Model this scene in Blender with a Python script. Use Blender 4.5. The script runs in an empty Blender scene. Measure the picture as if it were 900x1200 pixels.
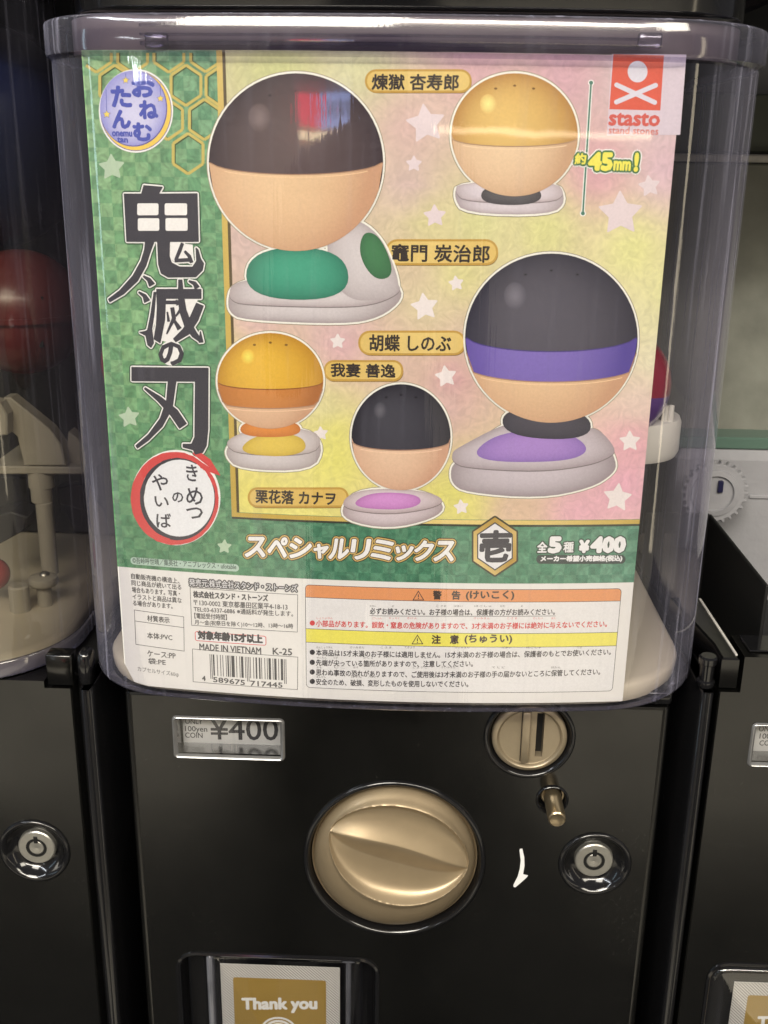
import bpy, bmesh, math, random
import numpy as np
from mathutils import Vector, Matrix
from mathutils.geometry import tessellate_polygon
random.seed(7)
scene = bpy.context.scene
COL = scene.collection
# ------------------------------------------------------------------ camera
F_PX, PITCH, YAW, ROLL = 1250.963, 0.322883, 0.030103, 0.0144
CAM = np.array([0.007978, -0.5, 0.004959])
FW = np.array([-math.sin(YAW)*math.cos(PITCH), math.cos(YAW)*math.cos(PITCH), -math.sin(PITCH)])
_rt = np.array([math.cos(YAW), math.sin(YAW), 0.0]); _up = np.cross(_rt, FW)
RT = math.cos(ROLL)*_rt + math.sin(ROLL)*_up
UP = -math.sin(ROLL)*_rt + math.cos(ROLL)*_up
cd = bpy.data.cameras.new('camera'); cam = bpy.data.objects.new('camera', cd); COL.objects.link(cam)
cd.sensor_fit = 'VERTICAL'; cd.sensor_height = 24; cd.sensor_width = 18
cd.lens = 24*F_PX/1200; cd.clip_start = .01; cd.clip_end = 100
cam.matrix_world = Matrix(((RT[0], UP[0], -FW[0], CAM[0]), (RT[1], UP[1], -FW[1], CAM[1]), (RT[2], UP[2], -FW[2], CAM[2]), (0, 0, 0, 1)))
scene.camera = cam
cd.dof.use_dof = True; cd.dof.focus_distance = .55; cd.dof.aperture_fstop = 13.0
# ------------------------------------------------------------------ world, lamps, exposure
w = bpy.data.worlds.new('World'); scene.world = w; w.use_nodes = True
nt = w.node_tree; bg = nt.nodes['Background']
bg.inputs[0].default_value = (.95, .93, 1.0, 1); bg.inputs[1].default_value = .13
def area(name, loc, target, sx, sy, power, col):
    l = bpy.data.lights.new(name, 'AREA'); l.shape = 'RECTANGLE'; l.size = sx; l.size_y = sy; l.energy = power; l.color = col
    o = bpy.data.objects.new(name, l); COL.objects.link(o); o.location = loc
    o.rotation_euler = (Vector(target)-Vector(loc)).to_track_quat('-Z', 'Y').to_euler()
    return o
area('ceiling_panel_lamp', (-.5, -1.7, 1.35), (0, 0, -.1),   .9, .9, 36, (1, .94, .825))
area('aisle_ceiling_lamp', (0, -3.1, 2.2), (0, -2.9, -1.3), 3.4, .5, 150, (1, .93, .82))
def strip(name, a, b, wd, power, col, toward=None):
    a = Vector(a); b = Vector(b); c = (a+b)/2; x = (b-a).normalized(); z = (Vector(toward)-c).normalized()*-1 if toward else Vector((0, 0, 1))
    y = z.cross(x).normalized(); z = x.cross(y).normalized()
    o = area(name, c, (0, 0, 0), (b-a).length, wd, power, col); o.rotation_euler = Matrix((x, y, z)).transposed().to_euler(); return o
strip('side_row_tube', (-1.12, -1.6, .250), (-1.69, -2.89, .222), .016, 2.6, (.9, .95, 1), (-.13, 0, .05))
strip('side_warm_tube', (1.35, -.75, -.7), (1.35, -.75, .45), .07, .8, (1, .86, .62), (.14, 0, -.1))
strip('side_cool_tube', (-1.5, -.55, -.3), (-1.5, -.55, .5), .06, .6, (.62, .85, 1), (-.15, 0, -.05))
strip('far_warm_lamp_row', (.15, -3.2, .085), (1.75, -3.2, .068), .022, .55, (1, .82, .55), (0, 0, 0))
area('ceiling_panel_lamp', (1.3, -1.5, 1.2), (0, 0, -.2), .7, .5, 14, (1, .92, .77))
area('ceiling_tube_lamp', (-1.3, -1.0, 1.1), (-.1, 0, -.2), 1.2, .06, 7, (.9, .95, 1))
scene.view_settings.view_transform = 'Standard'; scene.view_settings.look = 'None'
scene.view_settings.exposure = 0; scene.view_settings.gamma = 1
scene.cycles.use_denoising = True
scene.cycles.max_bounces = 8; scene.cycles.transparent_max_bounces = 24; scene.cycles.transmission_bounces = 4
scene.cycles.caustics_reflective = False; scene.cycles.caustics_refractive = False
# ------------------------------------------------------------------ geometry of the place: card surface and body front, both measured in metres
K = 0.535979            # bulge of the clear front: y = K x^2
YB = 0.025              # front plane of the machine bodies
def ray(px, py): return (px-450)/F_PX*RT + (600-py)/F_PX*UP + FW
def P(px, py):          # a measured point -> (x, z) on the card
    d = ray(px, py); t = -CAM[1]/d[1]
    for _ in range(12):
        x = CAM[0]+t*d[0]; t = (K*x*x-CAM[1])/d[1]
    q = CAM+t*d; return (q[0], q[2])
def B(px, py, y=YB):    # a measured point -> (x, z) on an upright plane
    d = ray(px, py); t = (y-CAM[1])/d[1]; q = CAM+t*d; return (q[0], q[2])
def lin(c):
    c = c/255.0
    return c/12.92 if c <= .04045 else ((c+.055)/1.055)**2.4
WHITE = [lin(v) for v in (226, 221, 208)]
def pc(r, g, b):        # colour of printing ink on the white card
    return tuple(min(.85, lin(v)/wv*.78) for v, wv in zip((r, g, b), WHITE))
# ------------------------------------------------------------------ materials
def mat(name, base=(.8, .8, .8), rough=.5, metal=0, spec=.5, coat=0, noise=None, bump=None, rn=None):
    m = bpy.data.materials.new(name); m.use_nodes = True; n = m.node_tree; b = n.nodes['Principled BSDF']
    b.inputs['Base Color'].default_value = (*base, 1); b.inputs['Roughness'].default_value = rough
    b.inputs['Metallic'].default_value = metal; b.inputs['Specular IOR Level'].default_value = spec
    b.inputs['Coat Weight'].default_value = coat; b.inputs['Coat Roughness'].default_value = .08
    tc = n.nodes.new('ShaderNodeTexCoord')
    if noise:                                   # (scale, amount): mottled colour
        t = n.nodes.new('ShaderNodeTexNoise'); t.inputs['Scale'].default_value = noise[0]; t.inputs['Detail'].default_value = 5
        n.links.new(tc.outputs['Object'], t.inputs['Vector'])
        r = n.nodes.new('ShaderNodeMapRange'); r.inputs[3].default_value = 1-noise[1]; r.inputs[4].default_value = 1+noise[1]
        n.links.new(t.outputs[0], r.inputs[0])
        x = n.nodes.new('ShaderNodeMixRGB'); x.blend_type = 'MULTIPLY'; x.inputs[0].default_value = 1; x.inputs[1].default_value = (*base, 1)
        n.links.new(r.outputs[0], x.inputs[2]); n.links.new(x.outputs[0], b.inputs['Base Color'])
    if bump:                                    # (scale, distance)
        t = n.nodes.new('ShaderNodeTexNoise'); t.inputs['Scale'].default_value = bump[0]; t.inputs['Detail'].default_value = 3
        n.links.new(tc.outputs['Object'], t.inputs['Vector'])
        bp = n.nodes.new('ShaderNodeBump'); bp.inputs['Distance'].default_value = bump[1]; bp.inputs['Strength'].default_value = 1
        n.links.new(t.outputs[0], bp.inputs['Height']); n.links.new(bp.outputs[0], b.inputs['Normal'])
    if rn:                                      # (scale, lo, hi): uneven gloss
        t = n.nodes.new('ShaderNodeTexNoise'); t.inputs['Scale'].default_value = rn[0]; t.inputs['Detail'].default_value = 6
        n.links.new(tc.outputs['Object'], t.inputs['Vector'])
        r = n.nodes.new('ShaderNodeMapRange'); r.inputs[1].default_value = .3; r.inputs[2].default_value = .7
        r.inputs[3].default_value = rn[1]; r.inputs[4].default_value = rn[2]
        n.links.new(t.outputs[0], r.inputs[0]); n.links.new(r.outputs[0], b.inputs['Roughness'])
    return m
def clear(name, tint, edge, gloss=1.0, rough=.03, streak=0.0, ior=1.5):
    """thin clear plastic: tinted pass-through that thickens at a glancing view, plus a Fresnel sheen"""
    m = bpy.data.materials.new(name); m.use_nodes = True; n = m.node_tree; n.nodes.remove(n.nodes['Principled BSDF'])
    out = n.nodes['Material Output']
    lw = n.nodes.new('ShaderNodeLayerWeight'); lw.inputs[0].default_value = .5
    ra = n.nodes.new('ShaderNodeMapRange'); ra.inputs[1].default_value = .12; ra.inputs[2].default_value = .85
    n.links.new(lw.outputs['Facing'], ra.inputs[0])
    mx = n.nodes.new('ShaderNodeMixRGB'); mx.inputs[1].default_value = (*tint, 1); mx.inputs[2].default_value = (*edge, 1)
    n.links.new(ra.outputs[0], mx.inputs[0])
    tr = n.nodes.new('ShaderNodeBsdfTransparent'); n.links.new(mx.outputs[0], tr.inputs[0])
    gl = n.nodes.new('ShaderNodeBsdfGlossy'); gl.inputs['Roughness'].default_value = rough; gl.inputs[0].default_value = (1, 1, 1, 1)
    pw = n.nodes.new('ShaderNodeMath'); pw.operation = 'POWER'; pw.inputs[1].default_value = 5
    n.links.new(lw.outputs['Facing'], pw.inputs[0])
    fr = n.nodes.new('ShaderNodeMath'); fr.operation = 'MULTIPLY_ADD'; f0 = ((ior-1)/(ior+1))**2*1.7
    fr.inputs[1].default_value = 1-f0; fr.inputs[2].default_value = f0; n.links.new(pw.outputs[0], fr.inputs[0])
    mu = n.nodes.new('ShaderNodeMath'); mu.operation = 'MULTIPLY'; mu.inputs[1].default_value = gloss; mu.use_clamp = True
    n.links.new(fr.outputs[0], mu.inputs[0])
    tc = n.nodes.new('ShaderNodeTexCoord'); mp = n.nodes.new('ShaderNodeMapping'); mp.inputs['Scale'].default_value = (260, 260, 9)
    n.links.new(tc.outputs['Object'], mp.inputs[0])
    t = n.nodes.new('ShaderNodeTexNoise'); t.inputs['Scale'].default_value = 1; t.inputs['Detail'].default_value = 4
    n.links.new(mp.outputs[0], t.inputs['Vector'])
    t2 = n.nodes.new('ShaderNodeTexNoise'); t2.inputs['Scale'].default_value = 14; n.links.new(tc.outputs['Object'], t2.inputs['Vector'])
    ad = n.nodes.new('ShaderNodeMath'); ad.operation = 'MULTIPLY_ADD'; ad.inputs[1].default_value = .25
    n.links.new(t.outputs[0], ad.inputs[0]); n.links.new(t2.outputs[0], ad.inputs[2])
    bp = n.nodes.new('ShaderNodeBump'); bp.inputs['Distance'].default_value = .00035; bp.inputs['Strength'].default_value = .6
    n.links.new(ad.outputs[0], bp.inputs['Height']); n.links.new(bp.outputs[0], gl.inputs['Normal'])
    mix = n.nodes.new('ShaderNodeMixShader'); n.links.new(mu.outputs[0], mix.inputs[0]); n.links.new(tr.outputs[0], mix.inputs[1]); n.links.new(gl.outputs[0], mix.inputs[2])
    last = mix
    if streak:                                  # pale diffuse haze in fine vertical streaks, denser at a glancing view
        df = n.nodes.new('ShaderNodeBsdfDiffuse'); df.inputs[0].default_value = (.75, .75, .8, 1)
        rr = n.nodes.new('ShaderNodeMapRange'); rr.inputs[1].default_value = .55; rr.inputs[2].default_value = .8; rr.inputs[3].default_value = .18*streak; rr.inputs[4].default_value = streak
        n.links.new(t.outputs[0], rr.inputs[0])
        df.inputs[0].default_value = (.57, .57, .74, 1)
        gz = n.nodes.new('ShaderNodeMapRange'); gz.inputs[1].default_value = .2; gz.inputs[2].default_value = .8; gz.inputs[3].default_value = .22; gz.inputs[4].default_value = 3.2; n.links.new(lw.outputs['Facing'], gz.inputs[0])
        mg = n.nodes.new('ShaderNodeMath'); mg.operation = 'MULTIPLY'; mg.use_clamp = True; n.links.new(rr.outputs[0], mg.inputs[0]); n.links.new(gz.outputs[0], mg.inputs[1])
        m2 = n.nodes.new('ShaderNodeMixShader'); n.links.new(mg.outputs[0], m2.inputs[0]); n.links.new(mix.outputs[0], m2.inputs[1]); n.links.new(df.outputs[0], m2.inputs[2]); last = m2
    n.links.new(last.outputs[0], out.inputs[0])
    return m
def print_mat():
    m = bpy.data.materials.new('printed_ink'); m.use_nodes = True; n = m.node_tree; b = n.nodes['Principled BSDF']
    b.inputs['Roughness'].default_value = .42; b.inputs['Specular IOR Level'].default_value = .35
    a = n.nodes.new('ShaderNodeAttribute'); a.attribute_name = 'ink'
    tc = n.nodes.new('ShaderNodeTexCoord')
    t = n.nodes.new('ShaderNodeTexNoise'); t.inputs['Scale'].default_value = 900; t.inputs['Detail'].default_value = 3
    n.links.new(tc.outputs['Object'], t.inputs['Vector'])
    r = n.nodes.new('ShaderNodeMapRange'); r.inputs[3].default_value = .9; r.inputs[4].default_value = 1.1; n.links.new(t.outputs[0], r.inputs[0])
    x = n.nodes.new('ShaderNodeMixRGB'); x.blend_type = 'MULTIPLY'; x.inputs[0].default_value = 1
    n.links.new(a.outputs['Color'], x.inputs[1]); n.links.new(r.outputs[0], x.inputs[2]); n.links.new(x.outputs[0], b.inputs['Base Color'])
    return m
def washi_mat(name, check=None):
    """printed paper pattern: crumpled-paper mottling over the ink, with a two-tone check if asked"""
    m = bpy.data.materials.new(name); m.use_nodes = True; n = m.node_tree; b = n.nodes['Principled BSDF']
    b.inputs['Roughness'].default_value = .42; b.inputs['Specular IOR Level'].default_value = .35
    tc = n.nodes.new('ShaderNodeTexCoord'); a = n.nodes.new('ShaderNodeAttribute'); a.attribute_name = 'ink'
    src = a.outputs['Color']
    t = n.nodes.new('ShaderNodeTexNoise'); t.inputs['Scale'].default_value = 160; t.inputs['Detail'].default_value = 6; t.inputs['Distortion'].default_value = 2.2
    n.links.new(tc.outputs['Object'], t.inputs['Vector'])
    r = n.nodes.new('ShaderNodeMapRange'); r.inputs[1].default_value = .3; r.inputs[2].default_value = .72
    n.links.new(t.outputs[0], r.inputs[0])
    if check:
        mp = n.nodes.new('ShaderNodeMapping'); mp.inputs['Scale'].default_value = (1, 0, 1); mp.inputs['Location'].default_value = (.0012, .00005, .001)
        n.links.new(tc.outputs['Object'], mp.inputs[0])
        ck = n.nodes.new('ShaderNodeTexChecker'); ck.inputs['Scale'].default_value = 1/.0061
        n.links.new(mp.outputs[0], ck.inputs['Vector'])
        hi = n.nodes.new('ShaderNodeMixRGB'); hi.blend_type = 'MULTIPLY'; hi.inputs[0].default_value = 1; hi.inputs[2].default_value = (1.5, 1.25, 1.28, 1)
        n.links.new(a.outputs['Color'], hi.inputs[1])
        cm = n.nodes.new('ShaderNodeMixRGB'); n.links.new(ck.outputs['Fac'], cm.inputs[0]); n.links.new(a.outputs['Color'], cm.inputs[1]); n.links.new(hi.outputs[0], cm.inputs[2])
        src = cm.outputs[0]
    mr = n.nodes.new('ShaderNodeMapRange'); mr.inputs[3].default_value = .80 if check else .91; mr.inputs[4].default_value = 1.5 if check else 1.12
    n.links.new(r.outputs[0], mr.inputs[0])
    x = n.nodes.new('ShaderNodeMixRGB'); x.blend_type = 'MULTIPLY'; x.inputs[0].default_value = 1
    n.links.new(src, x.inputs[1]); n.links.new(mr.outputs[0], x.inputs[2]); n.links.new(x.outputs[0], b.inputs['Base Color'])
    return m
M = dict(
    paper=mat('card_paper', (.78, .775, .75), .45, noise=(300, .02)),
    ink=print_mat(), check=washi_mat('green_check_print', True), wash=washi_mat('pastel_print'),
    black=mat('black_painted_steel', (.003, .003, .0028), .22, spec=.75, rn=(14, .15, .25), bump=(1500, .000008)),
    gloss=mat('black_gloss_plastic', (.008, .008, .009), .12, spec=.6, coat=.3),
    dark=mat('dark_recess', (.004, .004, .004), .6),
    gold=mat('gold_plastic', (.39, .305, .195), .40, metal=.6, spec=.5, noise=(120, .08), bump=(2200, .00004), coat=.15),
    gold2=mat('champagne_plastic', (.37, .305, .21), .36, metal=.55, noise=(300, .07), bump=(1800, .00005), coat=.2),
    brass=mat('worn_brass', (.46, .37, .24), .28, metal=.9, bump=(900, .00003)),
    steel=mat('lock_steel', (.52, .51, .47), .34, metal=.85, noise=(400, .12), bump=(1200, .00003)),
    floor=mat('cream_plastic', (.60, .54, .43), .35, noise=(30, .06)),
    ivory=mat('ivory_plastic', (.40, .375, .32), .4, noise=(60, .1)),
    white=mat('white_plastic', (.62, .60, .55), .35, noise=(60, .06)),
    grey=mat('grey_plastic', (.33, .33, .35), .5, noise=(60, .14), bump=(300, .0002)),
    wall=mat('stained_panel', (.23, .235, .20), .55, noise=(34, .45), bump=(90, .0003)),
    inner=mat('dark_grey_plastic', (.03, .03, .034), .4, noise=(30, .2)),
    slate=mat('slate_grey_plastic', (.22, .21, .235), .45, noise=(20, .2)),
    mint=mat('mint_plastic', (.10, .17, .135), .3),
    red=mat('red_capsule_plastic', (.38, .045, .05), .18, coat=.4),
    crimson=mat('crimson_capsule_plastic', (.26, .012, .035), .2, coat=.4),
    violet=mat('violet_capsule_plastic', (.10, .03, .22), .22, coat=.4),
    blue=mat('blue_lid_plastic', (.006, .012, .06), .4),
    chalk=mat('white_paint', (.8, .8, .8), .45),
    silver=mat('silver_card', (.55, .55, .55), .38, metal=.25, noise=(500, .04)),
    frame=mat('clear_moulded_frame', (.30, .30, .30), .16, metal=.55, noise=(120, .2)),
    worn=mat('chipped_white_edge', (.62, .60, .56), .5, noise=(200, .3)),
)
M['case'] = clear('clear_case_plastic', (.96, .955, .96), (.74, .71, .80), 1.2, .03, .24)
M['rim'] = clear('clear_rim_plastic', (.72, .70, .78), (.30, .29, .42), 1.3, .08, .20)
M['smoke'] = clear('hazy_case_plastic', (.64, .62, .56), (.30, .29, .34), 1.0, .05, .16)
M['smokerim'] = clear('hazy_case_rim', (.42, .42, .52), (.2, .2, .32), 1.6, .1, .3)
M['cover'] = clear('clear_pocket_plastic', (.93, .93, .94), (.45, .47, .52), 1.4, .05, .03)
def dusty(m, amount=.05, sc=700):
    n = m.node_tree; b = n.nodes['Principled BSDF']; tc = n.nodes.new('ShaderNodeTexCoord')
    t = n.nodes.new('ShaderNodeTexNoise'); t.inputs['Scale'].default_value = sc; t.inputs['Detail'].default_value = 1; n.links.new(tc.outputs['Object'], t.inputs['Vector'])
    u = n.nodes.new('ShaderNodeTexNoise'); u.inputs['Scale'].default_value = 16; u.inputs['Detail'].default_value = 4; u.inputs['Distortion'].default_value = 1.5; n.links.new(tc.outputs['Object'], u.inputs['Vector'])
    r = n.nodes.new('ShaderNodeMapRange'); r.inputs[1].default_value = .70; r.inputs[2].default_value = .76; n.links.new(t.outputs[0], r.inputs[0])
    q = n.nodes.new('ShaderNodeMapRange'); q.inputs[1].default_value = .45; q.inputs[2].default_value = .7; n.links.new(u.outputs[0], q.inputs[0])
    k = n.nodes.new('ShaderNodeMath'); k.operation = 'MULTIPLY'; n.links.new(r.outputs[0], k.inputs[0]); n.links.new(q.outputs[0], k.inputs[1])
    ad = n.nodes.new('ShaderNodeMath'); ad.operation = 'MULTIPLY_ADD'; ad.inputs[1].default_value = .018; n.links.new(q.outputs[0], ad.inputs[0]); n.links.new(k.outputs[0], ad.inputs[2])
    mx = n.nodes.new('ShaderNodeMixRGB'); mx.inputs[1].default_value = b.inputs['Base Color'].default_value; mx.inputs[2].default_value = (amount*4, amount*4, amount*3.6, 1)
    n.links.new(ad.outputs[0], mx.inputs[0]); n.links.new(mx.outputs[0], b.inputs['Base Color'])
dusty(M['black'], .012, 1500); dusty(M['gloss'], .01, 1500)
def rippled(m):                                 # paper is never quite flat
    n = m.node_tree; b = n.nodes['Principled BSDF']; tc = n.nodes.new('ShaderNodeTexCoord')
    t = n.nodes.new('ShaderNodeTexNoise'); t.inputs['Scale'].default_value = 22; t.inputs['Detail'].default_value = 4; t.inputs['Distortion'].default_value = .8; n.links.new(tc.outputs['Object'], t.inputs['Vector'])
    bp = n.nodes.new('ShaderNodeBump'); bp.inputs['Distance'].default_value = .0022; bp.inputs['Strength'].default_value = .5; n.links.new(t.outputs[0], bp.inputs['Height']); n.links.new(bp.outputs[0], b.inputs['Normal'])
for k_ in ('ink', 'check', 'wash', 'paper'): rippled(M[k_])
# ------------------------------------------------------------------ mesh builder
ORIG = {}
class MB:
    def __init__(s): s.v = []; s.f = []; s.c = []
    def add(s, verts, faces, col=None):
        o = len(s.v); s.v += [tuple(map(float, q)) for q in verts]; s.f += [tuple(i+o for i in f) for f in faces]
        if col is None or (len(col) in (3, 4) and not hasattr(col[0], '__len__')): s.c += [col or (.8, .8, .8)]*len(verts)
        else: s.c += list(col)
        return s
    def build(s, name, m, parent=None, smooth=False, angle=40, at=None):
        off = ORIG.get(parent.name, (0, 0, 0)) if parent is not None else (at or (0, 0, 0))
        me = bpy.data.meshes.new(name); me.from_pydata([(a-off[0], b-off[1], c-off[2]) for a, b, c in s.v], [], s.f)
        if m not in ('ink', 'check', 'wash'):
            bm = bmesh.new(); bm.from_mesh(me); bmesh.ops.recalc_face_normals(bm, faces=bm.faces[:]); bm.to_mesh(me); bm.free()
        me.materials.append(M[m] if isinstance(m, str) else m)
        if m in ('ink', 'check', 'wash'):
            at_ = me.color_attributes.new('ink', 'FLOAT_COLOR', 'POINT')
            at_.data.foreach_set('color', [q for c in s.c for q in (*c[:3], 1)])
        me.validate()
        if smooth:
            me.polygons.foreach_set('use_smooth', [True]*len(me.polygons)); me.set_sharp_from_angle(angle=math.radians(angle))
        o = bpy.data.objects.new(name, me); COL.objects.link(o)
        if parent is not None: o.parent = parent; ORIG[o.name] = off
        else: o.location = off; ORIG[o.name] = off
        return o
def tag(o, label=None, cat=None, group=None, kind=None):
    for k, v in (('label', label), ('category', cat), ('group', group), ('kind', kind)):
        if v: o[k] = v
    return o
def empty(name, loc, label, cat, group=None):
    o = bpy.data.objects.new(name, None); COL.objects.link(o); o.location = loc; o.empty_display_size = .02; ORIG[o.name] = loc
    return tag(o, label, cat, group)
def rrect(x0, x1, y0, y1, r, n=6):
    if not hasattr(r, '__len__'): r = (r,)*4      # corners: (x0,y0) (x1,y0) (x1,y1) (x0,y1)
    out = []
    for (cx, cy, rr, a0) in ((x0, y0, r[0], 180), (x1, y0, r[1], 270), (x1, y1, r[2], 0), (x0, y1, r[3], 90)):
        sx = cx+rr if cx == x0 else cx-rr; sy = cy+rr if cy == y0 else cy-rr
        for i in range(n+1):
            a = math.radians(a0+90*i/n); out.append((sx+rr*math.cos(a), sy+rr*math.sin(a)))
            if rr == 0: break
    return out
def inset(pts, d):
    if d == 0: return list(pts)
    n = len(pts); out = []
    for i in range(n):
        a = pts[i-1]; b = pts[i]; c = pts[(i+1) % n]
        e1 = (b[0]-a[0], b[1]-a[1]); e2 = (c[0]-b[0], c[1]-b[1])
        l1 = math.hypot(*e1) or 1e-9; l2 = math.hypot(*e2) or 1e-9
        n1 = (-e1[1]/l1, e1[0]/l1); n2 = (-e2[1]/l2, e2[0]/l2); m_ = (n1[0]+n2[0], n1[1]+n2[1]); lm = math.hypot(*m_) or 1e-9
        m_ = (m_[0]/lm, m_[1]/lm); k = d/max(.35, m_[0]*n1[0]+m_[1]*n1[1]); out.append((b[0]+m_[0]*k, b[1]+m_[1]*k))
    return out
def sweep(mb, loop, secs, axis='z', cap0=False, cap1=False):
    """loop: closed counter-clockwise outline in the plane across axis; secs: (inset, position along axis)"""
    n = len(loop); vs = []
    for d, h in secs:
        for a, b in inset(loop, d): vs.append((a, b, h) if axis == 'z' else (a, h, b) if axis == 'y' else (h, a, b))
    fs = []
    for k in range(len(secs)-1):
        for i in range(n):
            j = (i+1) % n; fs.append((k*n+i, k*n+j, (k+1)*n+j, (k+1)*n+i))
    if cap0: fs.append(tuple(range(n-1, -1, -1)))
    if cap1: fs.append(tuple(range((len(secs)-1)*n, len(secs)*n)))
    mb.add(vs, fs); return mb
def box(mb, x0, x1, y0, y1, z0, z1, b=.0006):
    return sweep(mb, rrect(x0, x1, y0, y1, b*1.2, 2), [(b, z0), (0, z0+b), (0, z1-b), (b, z1)], 'z', True, True)
def lathe(mb, cx, cz, prof, n=72, axis='y', c2=0):
    """prof: (radius, position along axis); round about the axis through (cx, cz)"""
    vs = []; fs = []
    for r, h in prof:
        for i in range(n):
            a = 2*math.pi*i/n; u, v = r*math.cos(a), r*math.sin(a)
            vs.append((cx+u, h, cz+v) if axis == 'y' else (cx+u, cz+v, h))
    for k in range(len(prof)-1):
        for i in range(n):
            j = (i+1) % n; fs.append((k*n+i, k*n+j, (k+1)*n+j, (k+1)*n+i))
    for k in (0, len(prof)-1):
        if prof[k][0] > 1e-5: pass
    mb.add(vs, fs); return mb
def face_holes(mb, outer, holes, y):
    loops = [[Vector((a, b, 0)) for a, b in outer]]+[[Vector((a, b, 0)) for a, b in h] for h in holes]
    tri = tessellate_polygon(loops); vs = [(p.x, y, p.y) for l in loops for p in l]
    mb.add(vs, [tuple(t) for t in tri]); return mb
def circle(cx, cz, r, n=64, rz=None): return [(cx+r*math.cos(2*math.pi*i/n), cz+(rz or r)*math.sin(2*math.pi*i/n)) for i in range(n)]
def ball(mb, c, r, z0=-1, z1=1, n=40, m=24, col=None):
    a0 = math.asin(z0); a1 = math.asin(z1); vs = []; fs = []
    for k in range(m+1):
        a = a0+(a1-a0)*k/m
        for i in range(n):
            t = 2*math.pi*i/n; vs.append((c[0]+r*math.cos(a)*math.cos(t), c[1]+r*math.cos(a)*math.sin(t), c[2]+r*math.sin(a)))
    for k in range(m):
        for i in range(n):
            j = (i+1) % n; fs.append((k*n+i, k*n+j, (k+1)*n+j, (k+1)*n+i))
    mb.add(vs, fs, col); return mb
# ------------------------------------------------------------------ room behind the machines
o = sweep(MB(), rrect(-1.2, 1.2, .52, .56, .001, 1), [(0, -1.35), (0, .9)], 'z', True, True).build('back_wall', mat('dark_room_wall', (.008, .008, .008), .7, noise=(5, .2)))
tag(o, kind='structure')
o = MB().add([(-6, -6, -1.35), (6, -6, -1.35), (6, .52, -1.35), (-6, .52, -1.35)], [(0, 1, 2, 3)]).build('floor', mat('shop_floor_tiles', (.72, .69, .6), .5, noise=(2, .2)))
tag(o, kind='structure')
mb = MB(); mb.add([(-3, -1.42, -1.344), (3, -1.42, -1.344), (3, .1, -1.344), (-3, .1, -1.344), (-.42, -2.4, -1.344), (.30, -2.4, -1.344), (.30, -1.42, -1.344), (-.42, -1.42, -1.344)], [(0, 1, 2, 3), (4, 5, 6, 7)]); o = mb.build('added_dark_sheet', mat('added_sheet_black', (.012, .012, .012), .7, noise=(9, .2))); tag(o, kind='structure')  # added unseen dark sheet that darkens what the black front mirrors
o = sweep(MB(), rrect(-4, 4, -3.42, -3.35, .001, 1), [(0, -1.35), (0, 2.4)], 'z', True, True).build('opposite_wall', mat('opposite_wall_paint', (.5, .47, .42), .6, noise=(1.5, .3))); tag(o, kind='structure')
def glow(name, col, st):
    m = bpy.data.materials.new(name); m.use_nodes = True; b = m.node_tree.nodes['Principled BSDF']; b.inputs['Base Color'].default_value = (*col, 1)
    b.inputs['Emission Color'].default_value = (*col, 1); b.inputs['Emission Strength'].default_value = st; return m
lb = empty('lit_sign', (-.58, -3.3, .06), 'small lit red and blue sign reflected near the top of the case', 'sign')
mb = MB(); box(mb, -.75, -.60, -3.32, -3.30, .105, .195); mb.build('red_panel', glow('red_sign_light', (.9, .03, .08), 5.5), lb)
mb = MB(); box(mb, -.595, -.38, -3.32, -3.30, .10, .20); mb.build('blue_panel', glow('blue_sign_light', (.35, .48, .95), 4.5), lb)
mb = MB(); box(mb, -.74, -.45, -3.32, -3.30, .062, .088); mb.build('warm_strip', glow('warm_sign_light', (1, .8, .5), 7), lb)
mb = MB()
for i in range(5): box(mb, -.56+i*.034, -.548+i*.034+.006*(i % 2), -3.2995, -3.298, .13, .175); box(mb, -.56+i*.034, -.54+i*.034, -3.2995, -3.298, .148+.01*(i % 3), .155+.01*(i % 3))
mb.build('sign_lettering', mat('sign_ink', (.02, .03, .1)), lb)
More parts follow.
